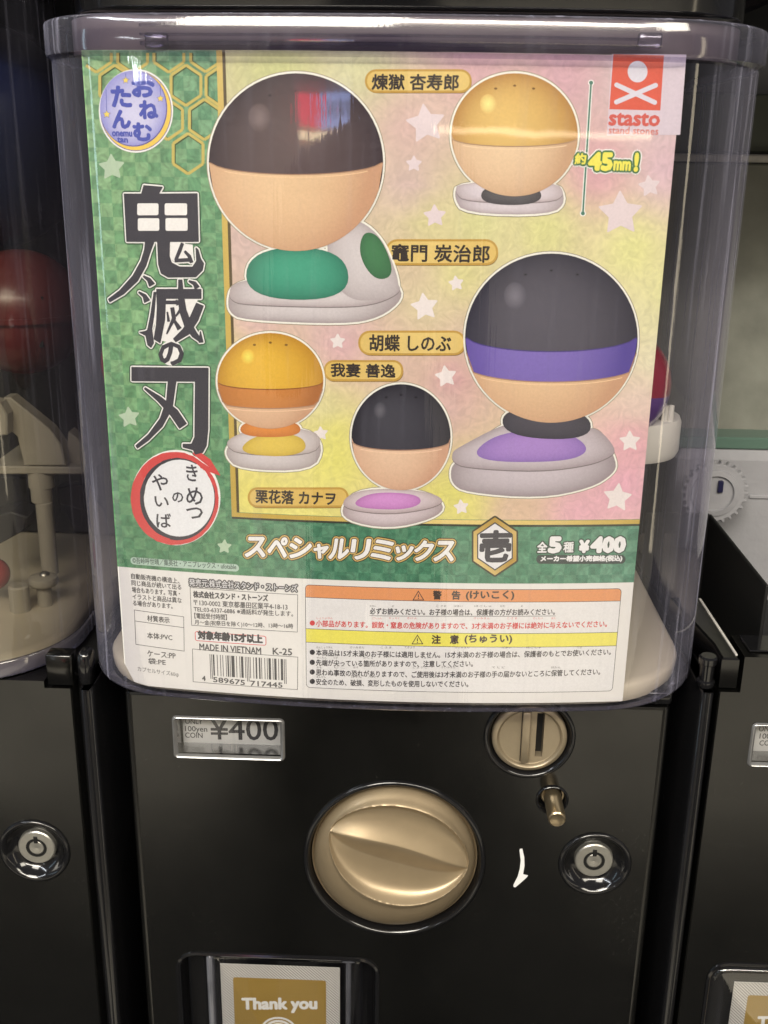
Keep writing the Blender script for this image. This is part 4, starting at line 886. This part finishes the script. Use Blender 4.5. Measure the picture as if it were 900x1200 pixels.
# ------------------------------------------------------------------ clear cases
def case_outline(x0, x1, r, k, yoff, yback, rb=.02, n=26):
    rl, rr = r if hasattr(r, '__len__') else (r, r)
    xc = 0 if k == K else (x0+x1)/2
    f = lambda x: k*(x-xc)**2+yoff
    xr, xl = x1-rr, x0+rl
    for _ in range(20):
        ar = math.atan(2*k*(xr-xc)); xr = x1-rr+rr*math.sin(ar); al = math.atan(2*k*(xl-xc)); xl = x0+rl+rl*math.sin(al)
    pts = [(xl+(xr-xl)*i/n, f(xl+(xr-xl)*i/n)) for i in range(n+1)]
    cx, cy = xr-rr*math.sin(ar), f(xr)+rr*math.cos(ar)
    for i in range(1, 17): a = -math.pi/2+ar+(math.pi/2-ar)*i/16; pts.append((cx+rr*math.cos(a), cy+rr*math.sin(a)))
    for i in range(9): a = math.pi/2*i/8; pts.append((x1-rb+rb*math.cos(a), yback-rb+rb*math.sin(a)))
    for i in range(9): a = math.pi/2+math.pi/2*i/8; pts.append((x0+rb+rb*math.cos(a), yback-rb+rb*math.sin(a)))
    cx, cy = xl-rl*math.sin(al), f(xl)+rl*math.cos(al)
    for i in range(0, 16): a = math.pi+(math.pi/2+al)*i/16; pts.append((cx+rl*math.cos(a), cy+rl*math.sin(a)))
    return pts
CO = case_outline(-.1712, .1688, (.052, .068), K, -.0036, .27)
mb = MB(); sweep(mb, CO, [(0, -.2655), (0, -.2), (0, -.1), (0, 0), (0, .0445)])
cs = mb.build('clear_case', 'case', centre, True, 50)
mb = MB(); sweep(mb, CO, [(.0075, -.2722), (.0030, -.2720), (.0010, -.2710), (.0001, -.2690), (0, -.2656)], 'z')
mb.build('case_foot', 'rim', cs, True, 50)
mb = MB(); sweep(mb, CO, [(0, .0446), (-.0006, .0456), (-.0022, .0466), (-.0026, .0480), (-.0026, .0600), (-.0018, .0612), (.0004, .0620), (.0040, .0620)])
mb.build('case_rim', 'rim', cs, True, 40)
def rail(z, h, d0, d1, nm):
    mb = MB(); fr = inset(CO[:39], 0); pts = []
    fr = CO[6:21]
    fr = CO[1:26]
    n = len(fr); vs = []; prof = [(d0, z), (d0, z+h), (d1, z+h), (d1, z)]
    for p in fr:
        for d, zz in prof: vs.append((p[0], p[1]+d, zz))
    fs = []
    for i in range(n-1):
        for k in range(4): fs.append((i*4+k, (i+1)*4+k, (i+1)*4+(k+1) % 4, i*4+(k+1) % 4))
    fs += [(0, 1, 2, 3), ((n-1)*4, (n-1)*4+1, (n-1)*4+2, (n-1)*4+3)]
    mb.add(vs, fs); return mb.build(nm, 'rim', cs)
rail(.0492, .0016, .0006, .0052, 'card_rail'); rail(.0530, .0010, .0005, .0040, 'case_rib'); rail(.0566, .0012, .0004, .0030, 'case_rib')
for px in (184, 761):
    x, z = P(px, 49); mb = MB(); yy = K*x*x; box(mb, x-.0052, x+.0052, yy-.0022, yy+.0012, z-.0030, z+.0036, .0008); mb.build('card_clip', 'rim', cs, True, 50)
# tray the case stands on, and what shows inside it
mb = MB(); sweep(mb, CO, [(.0095, -.2716), (.0085, -.2690), (.0080, -.2630), (.0092, -.2612), (.0125, -.2604)], 'z', True, True)
mb.build('case_tray', 'floor', centre, True, 50)
mb = MB(); box(mb, -.150, .145, .215, .222, -.2570, .058, .002); mb.build('inner_back_panel', 'slate', centre)
mb = MB(); sweep(mb, CO, [(.011, .0470), (.0105, .0476), (.0105, .0625), (.012, .0630)]); mb.build('lid_skirt', mat('mauve_grey_plastic', (.20, .17, .185), .4, noise=(20, .15)), centre, True, 40)
mb = MB(); hl = case_outline(-.160, .157, .052, K, .003, .34); sweep(mb, hl, [(.004, .0632), (.0012, .0640), (0, .0660), (0, .20)], 'z', True, True)
mb.build('machine_head', 'gloss', centre, True, 50)
bx, bz = B(786, 452, .055)
def two_tone_capsule(c, r, m1, m2, label, tilt=.5):
    o = empty('capsule', c, label, 'capsule', 'toy capsules inside the cases')
    for nm, m_, a, b in (('upper_shell', m1, 0, 1), ('lower_shell', m2, -1, 0)):
        mb = MB(); ball(mb, (0, 0, 0), r, a, b, 48, 16)
        ca, sa = math.cos(tilt), math.sin(tilt); mb.v = [(x*ca+z*sa+c[0], y+c[1], -x*sa+z*ca+c[2]) for x, y, z in mb.v]; mb.build(nm, m_, o, True, 60)
    return o
two_tone_capsule((bx-.0300, .055+.002, bz), .0300, 'crimson', 'violet', 'crimson and violet capsule half hidden behind the right edge of the large card', .12)
bx2, bz2 = B(122, 424, .048)
two_tone_capsule((bx2-.0006+.029, .048, bz2), .029, 'crimson', 'crimson', 'red capsule that shows as a sliver at the left edge of the large card', 0)
wx, wz = B(800, 500, .065); wz0 = B(798, 533, .065)[1]; wz1 = B(798, 488, .065)[1]
mb = MB(); lathe(mb, wx-.030, .072, [(.0, wz1), (.0255, wz1), (.0290, wz1-.0006), (.030, wz1-.003), (.030, wz0+.003), (.0285, wz0), (0, wz0)], 64, 'z')
rg_ = mb.build('agitator_ring', 'white', centre, True, 40)
for px in (779, 786):
    x, z = B(px, 484, .055); mb = MB(); lathe(mb, x, .055, [(.0, z+.0045), (.0016, z+.004), (.0019, z-.012)], 16, 'z'); mb.build('ring_peg', 'white', rg_, True)
mb = MB(); box(mb, -.02, .125, .10, .20, -.2585, wz0+.002, .003); mb.build('dispenser_block', 'inner', centre)
# ------------------------------------------------------------------ price card in the window
def text_flat(mb, s, A, Bp, h, col, y, r=0, lay=0, res=3):
    v, f, _ = glyphs(s, res); a = B(*A, y); b = B(*Bp, y); t = B(A[0], A[1]-h, y); H = t[1]-a[1]
    D = discs(r, 10)
    for k, (dx, dz) in enumerate(D):
        mb.add([(a[0]+q[0]*(b[0]-a[0])+dx*PX, y-.00006-lay*.00005-.00004*k/len(D), a[1]+q[0]*(b[1]-a[1])+q[1]*H+dz*PX) for q in v], f, col)
INK = pc(58, 56, 55); yc = YB+.0096
mb = MB(); box(mb, WIN[0]+.003, WIN[1]-.002, yc, yc+.0004, WIN[2]+.0035, WIN[3]+.002, .0001)
pcard = mb.build('price_card', 'silver', None, at=(WIN[0], yc, WIN[2])); tag(pcard, 'silver price card reading 400 yen in the small window left of the gold coin slot', 'price card', 'price cards in the windows')
t = MB()
text_flat(t, '¥400', (246.5, 866.5), (326, 867.5), 25.5, INK, yc, .45)
t.build('price_lettering', 'ink', pcard); t = MB()
text_flat(t, 'ONLY', (217, 848), (237.5, 848.6), 6.0, INK, yc, .15); text_flat(t, '100yen', (217.2, 858.6), (243, 859.4), 8.0, INK, yc, .15); text_flat(t, 'COIN', (217.2, 864.3), (237.5, 864.8), 6.0, INK, yc, .15)
t.build('coin_note_lettering', 'ink', pcard)
# print on the thank you card
yt = yk
GC = (.50, .335, .10)
a = B(273, 1145, yt); b = B(382, 1145, yt)
mb = MB(); face_holes(mb, rrect(a[0], b[0], a[1]-.06, a[1], .0016, 5), [], yt-.00008); gp = mb.build('gold_panel_print', 'goldcard', tc1)
t = MB(); text_flat(t, 'Thank you', (284.5, 1186.5), (371, 1186), 16.5, (.85, .84, .80), yt-.0001, 1.35); t.build('thank_you_lettering', 'ink', gp)
def emblem(par, px, py, r0):
    cx, cz = B(px, py, yt); e = MB(); yy = yt-.00015
    def ring(ra, rb, ly, col): 
        n = 48; e.add([(cx+q*math.cos(2*math.pi*i/n), yy-ly*.00005, cz+q*math.sin(2*math.pi*i/n)) for q in (ra, rb) for i in range(n)], [(i, (i+1) % n, n+(i+1) % n, n+i) for i in range(n)], col)
    Wc = (.85, .84, .80); ring(r0*.88, r0, 1, Wc); ring(0.0001, r0*.80, 1, Wc); ring(r0*.60, r0*.66, 2, GC); ring(r0*.40, r0*.46, 2, GC)
    return e.build('emblem_print', 'ink', par)
emblem(gp, 327, 1209, .0118)
# ------------------------------------------------------------------ neighbour on the left
left = empty('capsule_machine', (-.3166, .2, -.9), 'black capsule machine on the left with hazy round-cornered case and red capsule inside', 'capsule machine', 'capsule toy machines in a row')
dR = B(83, 800)[0]; pL = B(90.5, 800)[0]; pR = B(108, 800)[0]
mb = MB(); lk = B(41, 996.5)
hbx0, hbz0 = B(52, 806)[0], B(80, 807)[1]
face_holes(mb, [(-.478, -.9), (dR-.0008, -.9), (dR-.0008, hbz0), (hbx0, hbz0), (hbx0, -.2745), (-.478, -.2745)], [circle(*lk, .0192)], YB)
mb.add([(dR-.0008, YB, -.9), (dR, YB+.001, -.9), (dR, YB+.02, -.9), (dR-.0008, YB, hbz0), (dR, YB+.001, hbz0), (dR, YB+.02, hbz0)], [(0, 1, 4, 3), (1, 2, 5, 4)])
mb.add([(hbx0, YB, hbz0), (dR, YB, hbz0), (dR, YB+.02, hbz0), (hbx0, YB+.02, hbz0), (hbx0, YB, -.2745), (hbx0, YB+.02, -.2745), (-.478, YB, -.2745), (-.478, YB+.02, -.2745)], [(0, 1, 2, 3), (0, 3, 5, 4), (4, 5, 7, 6)])
mb.build('door', 'black', left)
mb = MB(); sweep(mb, rrect(pL, pR, YB-.0004, .42, (.0042, .0042, .002, .002), 6), [(0, -.9), (0, hbz0-.0015), (.0008, hbz0-.0004)], 'z', False, True); mb.build('door_pillar', 'gloss', left, True, 50)
mb = MB(); box(mb, -.47, pL+.002, YB+.012, .40, -.9, -.2760, .001); mb.build('body', 'dark', left)
lock(left, *lk)
mb = MB(); box(mb, hbx0+.0018, pL-.0022, YB-.0002, YB+.010, hbz0+.0016, B(70, 768)[1], .0008); blk = mb.build('hinge_block', 'black', left, True, 50)
mb = MB(); box(mb, pL, pR-.0006, YB+.0004, YB+.012, hbz0+.0006, B(70, 764)[1]-.001, .0022); mb.build('hinge_barrel', 'gloss', left, True, 50)
LO = case_outline(-.447, -.1872, .062, .35, .0125, .27, .03)
mb = MB(); sweep(mb, LO, [(0, -.2625), (0, -.15), (0, .05), (0, .09)]); lc = mb.build('clear_case', 'smoke', left, True, 50)
mb = MB(); sweep(mb, LO, [(.006, -.2735), (.0015, -.2730), (-.0006, -.2715), (-.0010, -.2640), (-.0004, -.2626), (.0004, -.2620)]); mb.build('case_foot', 'smokerim', lc, True, 40)
mb = MB(); sweep(mb, LO, [(.004, -.2738), (.004, -.2640), (.006, -.2620), (.01, -.2615)], 'z', True, True); mb.build('case_tray', 'floor', left, True, 50)
mb = MB(); box(mb, -.44, -.19, .225, .232, -.26, .12, .002); mb.build('inner_back_panel', 'dark', left)
def plate_px(pts, y0, y1, bev=.0008):
    """an upright plate whose outline was measured on the plane y0, with real thickness"""
    L = [B(*p, y0) for p in pts]; ar = sum(L[i-1][0]*L[i][1]-L[i][0]*L[i-1][1] for i in range(len(L)))
    if ar < 0: L = L[::-1]
    mb = MB(); sweep(mb, L, [(bev, y0), (0, y0+bev), (0, y1)], 'y', True, True); return mb
yl = .12
plate_px([(4, 466), (12, 466), (58, 503), (71, 521), (77, 546), (28, 546), (20, 512), (4, 498)], yl, yl+.012).build('agitator_blade', 'ivory', left, True, 30)
plate_px([(80, 506), (98, 520), (100, 548), (74, 548), (77, 530)], yl+.01, yl+.022).build('agitator_blade', 'ivory', left, True, 30)
plate_px([(-12, 468), (0, 472), (8, 486), (8, 510), (-12, 512)], yl-.01, yl).build('agitator_blade', 'ivory', left, True, 30)
plate_px([(-12, 546), (104, 548), (104, 556), (-12, 556)], yl, yl+.05).build('agitator_shelf', 'ivory', left, True, 30)
def post(px, p0, p1, rpx, y, nm, m_='ivory', par=left, cap=.001):
    x, z1 = B(px, p0, y); z0 = B(px, p1, y)[1]; r = rpx/F_PX*(y+.5)/math.cos(PITCH)*1.0
    mb = MB(); lathe(mb, x, y+r, [(0, z1), (r-cap, z1), (r, z1-cap), (r, z0+cap), (r-cap, z0), (0, z0)], 40, 'z'); return mb.build(nm, m_, par, True, 40)
post(42, 553, 576, 15, yl, 'post_collar'); post(43.5, 570, 592, 12.5, yl, 'post_collar'); post(48, 590, 676, 10, yl, 'support_post')
post(17, 690, 724, 12.5, .085, 'small_post'); 
x, z = B(44, 686, .09); mb = MB(); lathe(mb, x, .10, [(0, z+.003), (.005, z+.003), (.0085, z+.0015), (.0092, z-.001), (.0080, z-.0035), (.0045, z-.005), (.0045, z-.02)], 40, 'z'); kb_ = mb.build('screw_boss', 'ivory', left, True, 50)
mb = MB(); ball(mb, (x+.001, .10, z+.002), .0034, 0, 1, 24, 8); mb.build('screw_head', 'steel', kb_, True)
plate_px([(-12, 558), (32, 560), (34, 602), (-12, 606)], yl+.03, yl+.04).build('dark_housing', 'inner', left)
plate_px([(-12, 606), (12, 600), (32, 606), (28, 622), (-12, 644)], yl+.006, yl+.028).build('chute_plate', 'inner', left, True, 30)
plate_px([(66, 572), (104, 566), (104, 600), (66, 590)], yl+.05, yl+.06).build('dark_housing', 'inner', left)
cx, cz = B(-2, 378, .10)
cap_r = empty('capsule', (cx, .138, cz), 'large dull red capsule with small slots behind the hazy left case', 'capsule', 'toy capsules inside the cases')
M['dullred'] = mat('dull_red_capsule', (.15, .035, .035), .3, coat=.2, noise=(25, .2))
mb = MB(); ball(mb, (cx, .138, cz), .0375, 0, 1, 56, 20); mb.build('upper_shell', 'dullred', cap_r, True, 60)
mb = MB(); ball(mb, (cx, .138, cz), .0362, -1, 0, 56, 20); mb.build('lower_shell', 'dullred', cap_r, True, 60)
mb = MB(); lathe(mb, cx, .138, [(.0374, cz-.0015), (.0388, cz-.0015), (.0388, cz+.0015), (.0374, cz+.0015)], 64, 'z'); mb.build('seam_ring', 'dullred', cap_r, True, 40)
for py in (352, 402):
    x, z = B(49, py, .112); mb = MB(); box(mb, x-.0012, x+.0012, .1105, .122, z-.0024, z+.0024, .0004); mb.build('slot', 'dark', cap_r)
c2x, c2z = B(-66, 160, .12)
mb = MB(); ball(mb, (c2x, .16, c2z), .066, -1, 1, 56, 30); o = mb.build('capsule', 'blue', None, True, 80, at=(c2x, .16, c2z)); tag(o, 'dark blue rounded capsule at the top left edge behind the hazy case', 'capsule', 'toy capsules inside the cases')
x, z = B(-15, 680, .09); mb = MB(); ball(mb, (x, .10, z), .0100, -1, 1, 40, 20); o = mb.build('capsule', 'red', None, True, 80, at=(x, .10, z)); tag(o, 'small red piece low at the left edge beside a short white post', 'capsule', 'toy capsules inside the cases')
# ------------------------------------------------------------------ neighbour on the right, its case taken off
right = empty('capsule_machine', (.3166, .2, -.9), 'black capsule machine on the right without its case, open top and grey gear showing', 'capsule machine', 'capsule toy machines in a row')
qL = B(821, 820)[0]; qR = B(837.5, 820)[0]; gR = B(842, 820)[0]; zb1 = B(850, 811)[1]; nX, nZ = B(873, 770)
rw0 = B(883, 848); rwz = B(883, 897)[1]; ps = B(832, 1128)
RW = (rw0[0], rw0[0]+.0602, rwz, rw0[1]); wl = inset(rrect(*RW, .0022, 5), .0006); pk2 = rrect(ps[0], ps[0]+.12, ps[1]-.16, ps[1], .012, 6)
mb = MB(); face_holes(mb, [(gR+.0006, -.9), (.478, -.9), (.478, nZ), (nX, nZ), (nX, zb1), (gR+.0006, zb1)], [wl, pk2], YB)
mb.add([(gR+.0006, YB, -.9), (gR, YB+.001, -.9), (gR, YB+.02, -.9), (gR+.0006, YB, zb1), (gR, YB+.001, zb1), (gR, YB+.02, zb1)], [(0, 1, 4, 3), (1, 2, 5, 4)])
mb.add([(nX, YB, nZ), (.478, YB, nZ), (.478, YB+.028, nZ), (nX, YB+.028, nZ), (nX, YB, zb1), (nX, YB+.028, zb1), (gR, YB, zb1), (gR, YB+.028, zb1)], [(0, 1, 2, 3), (0, 3, 5, 4), (4, 5, 7, 6)])
mb.build('door', 'black', right)
mb = MB(); box(mb, nX+.004, .478, YB+.006, YB+.026, nZ+.0002, nZ+.0012, .0004); mb.build('door_top_strip', 'gloss', right, True, 40)
mb = MB(); sweep(mb, rrect(qL, qR, YB-.0004, .42, (.0042, .0042, .002, .002), 6), [(0, -.9), (0, zb1-.0015), (.0008, zb1-.0004)], 'z', False, True); mb.build('door_pillar', 'gloss', right, True, 50)
mb = MB(); box(mb, gR, .478, YB+.012, .40, -.9, -.300, .001); mb.build('body', 'dark', right)
mb = MB(); sweep(mb, [(gR-.0004, .0262), (nX-.0022, .0262), (nX-.0022, .045), (.1835, .110), (.1660, .110), (gR-.0004, .045)], [(.0008, zb1+.0012), (0, zb1+.0022), (0, nZ-.0026), (.0010, nZ-.0016)], 'z', True, True); hb = mb.build('hinge_block', 'black', right, True, 40)
mb = MB(); sweep(mb, [(nX-.0036, .030), (nX-.0024, .030), (.1838, .107), (.1824, .107)], [(0, nZ-.0018), (0, nZ-.0009)], 'z', True, True); mb.build('chipped_edge', 'worn', hb)
hx_ = (qL+qR)/2-.0008
mb = MB(); lathe(mb, hx_, YB+.0050, [(0, nZ-.0020), (.0040, nZ-.0020), (.0050, nZ-.0030), (.0050, nZ-.0062), (.0040, nZ-.0070), (.0038, zb1+.0052), (.0050, zb1+.0044), (.0050, zb1+.0018), (.0042, zb1+.0008), (0, zb1+.0008)], 40, 'z'); mb.build('hinge_barrel', 'gloss', right, True, 40)
wu2 = window_unit(right, *RW); pane(wu2, RW[0]+.001, RW[1]-.001, RW[2]+.001, RW[3]-.001, YB+.0002)
mb = MB(); box(mb, RW[0]+.003, RW[1]-.002, yc, yc+.0004, RW[2]+.0035, RW[3]+.002, .0001)
pc2 = mb.build('price_card', 'silver', None, at=(RW[0], yc, RW[2])); tag(pc2, 'silver price card cut off by the right edge, in the window of the right machine', 'price card', 'price cards in the windows')
t = MB(); text_flat(t, 'ONLY', (889, 857), (909.5, 857), 6.4, INK, yc, .15); text_flat(t, '100yen', (889.5, 867.4), (916, 867.6), 8.0, INK, yc, .15); text_flat(t, 'COIN', (889.6, 873.6), (909.5, 873.6), 6.0, INK, yc, .15)
text_flat(t, '¥400', (920, 875), (1000, 875), 29, INK, yc, .9); t.build('coin_note_lettering', 'ink', pc2)
mb = MB(); sweep(mb, pk2, [(-.0012, YB+.0004), (-.0008, YB-.0010), (.0004, YB-.0016), (.0014, YB-.0010), (.0022, YB+.0010), (.0030, YB+.016), (.006, YB+.018)], 'y', False, True); pk_ = mb.build('card_pocket', 'gloss', right, True, 40)
mb = MB(); sweep(mb, inset(pk2, .0012), [(0, YB+.010), (0, YB-.0006), (.0008, YB-.0026), (.0026, YB-.0034)], 'y', False, True); mb.build('pocket_cover', 'cover', pk_, True, 50)
ck = B(860.5, 1150, YB+.006); tc2 = thank_card(ck[0], ck[0]+.071, ck[1], 'gold and white thank you card cut off by the bottom right corner')
g0 = B(876.5, 1166, yt); mb = MB(); face_holes(mb, rrect(g0[0], g0[0]+.054, g0[1]-.06, g0[1], .0016, 5), [], yt-.00008); gp2 = mb.build('gold_panel_print', 'goldcard', tc2)
t = MB(); text_flat(t, 'Thank you', (886.5, 1208), (974, 1208), 16.5, (.85, .84, .80), yt-.0001, 1.35); t.build('thank_you_lettering', 'ink', gp2)
# open tub
mb = MB(); box(mb, .2035, .2056, .055, .180, -.32, -.2185, .0006); tub = mb.build('tub_wall', 'dark', right)
mb = MB(); box(mb, .162, .2034, .176, .179, -.40, -.2175, .0006); mb.build('tub_wall', 'dark', right)
mb = MB(); box(mb, .1640, .1660, .112, .176, -.40, -.262, .0006); mb.build('tub_wall', 'dark', right)
# gear and panels behind
gx, gz = B(838, 578, .20); R_ = .0225; nT = 26; L = []
for i in range(nT):
    for da, rr in ((-.5, .90), (-.26, .91), (-.16, 1.0), (.16, 1.0), (.26, .91)): a = 2*math.pi*(i+da)/nT; L.append((gx+R_*rr*math.cos(a), gz+R_*rr*math.sin(a)))
mb = MB(); sweep(mb, L, [(.0006, .2000), (0, .2008), (0, .2050)], 'y', True, True); gear = mb.build('gear_wheel', 'grey', right, True, 30)
mb = MB(); lathe(mb, gx, gz, [(.0165, .2001), (.0160, .1985), (.0125, .1980), (.0120, .1998)], 64); mb.build('gear_rim', 'grey', gear, True, 40)
x, z = B(844, 570, .1995); mb = MB(); box(mb, x-.0018, x+.0018, .1975, .2003, z-.0042, z+.0042, .0006); mb.build('gear_slot', mat('navy_plastic', (.012, .012, .05), .4), gear)
mb = MB(); z_t = B(870, 530, .23)[1]; box(mb, .19, .46, .23, .26, -.36, z_t, .006); hs = mb.build('grey_housing', 'grey', right, True, 40)
z_a = B(870, 582, .229)[1]; mb = MB(); box(mb, B(878, 582, .229)[0], .46, .2285, .2302, z_a-.0012, z_a+.0012, .0004); mb.build('housing_rib', 'grey', hs)
mb = MB(); box(mb, .19, .46, .236, .262, z_t+.0003, B(870, 513, .236)[1], .001); mb.build('mint_ledge', 'mint', right)
mb = MB(); box(mb, .17, .47, .275, .285, z_t-.02, B(880, 192, .275)[1], .001); mb.build('stained_back_panel', 'wall', right)
mb = MB(); box(mb, .17, .47, .268, .285, B(880, 191, .275)[1]+.0004, B(880, 181, .275)[1], .001); mb.build('panel_top_rail', 'worn', right)
mb = MB(); box(mb, .17, .47, .280, .292, B(880, 180, .28)[1]+.0006, B(880, 110, .28)[1], .001); mb.build('upper_panel', mat('dark_green_panel', (.10, .115, .09), .5, noise=(20, .2)), right)
mb = MB(); box(mb, .166, .47, .03, .27, .078, .22, .01); mb.build('machine_head', 'gloss', right, True, 40)
mb = MB(); box(mb, -.47, -.166, .05, .27, .092, .22, .01); mb.build('machine_head', 'gloss', left, True, 40)
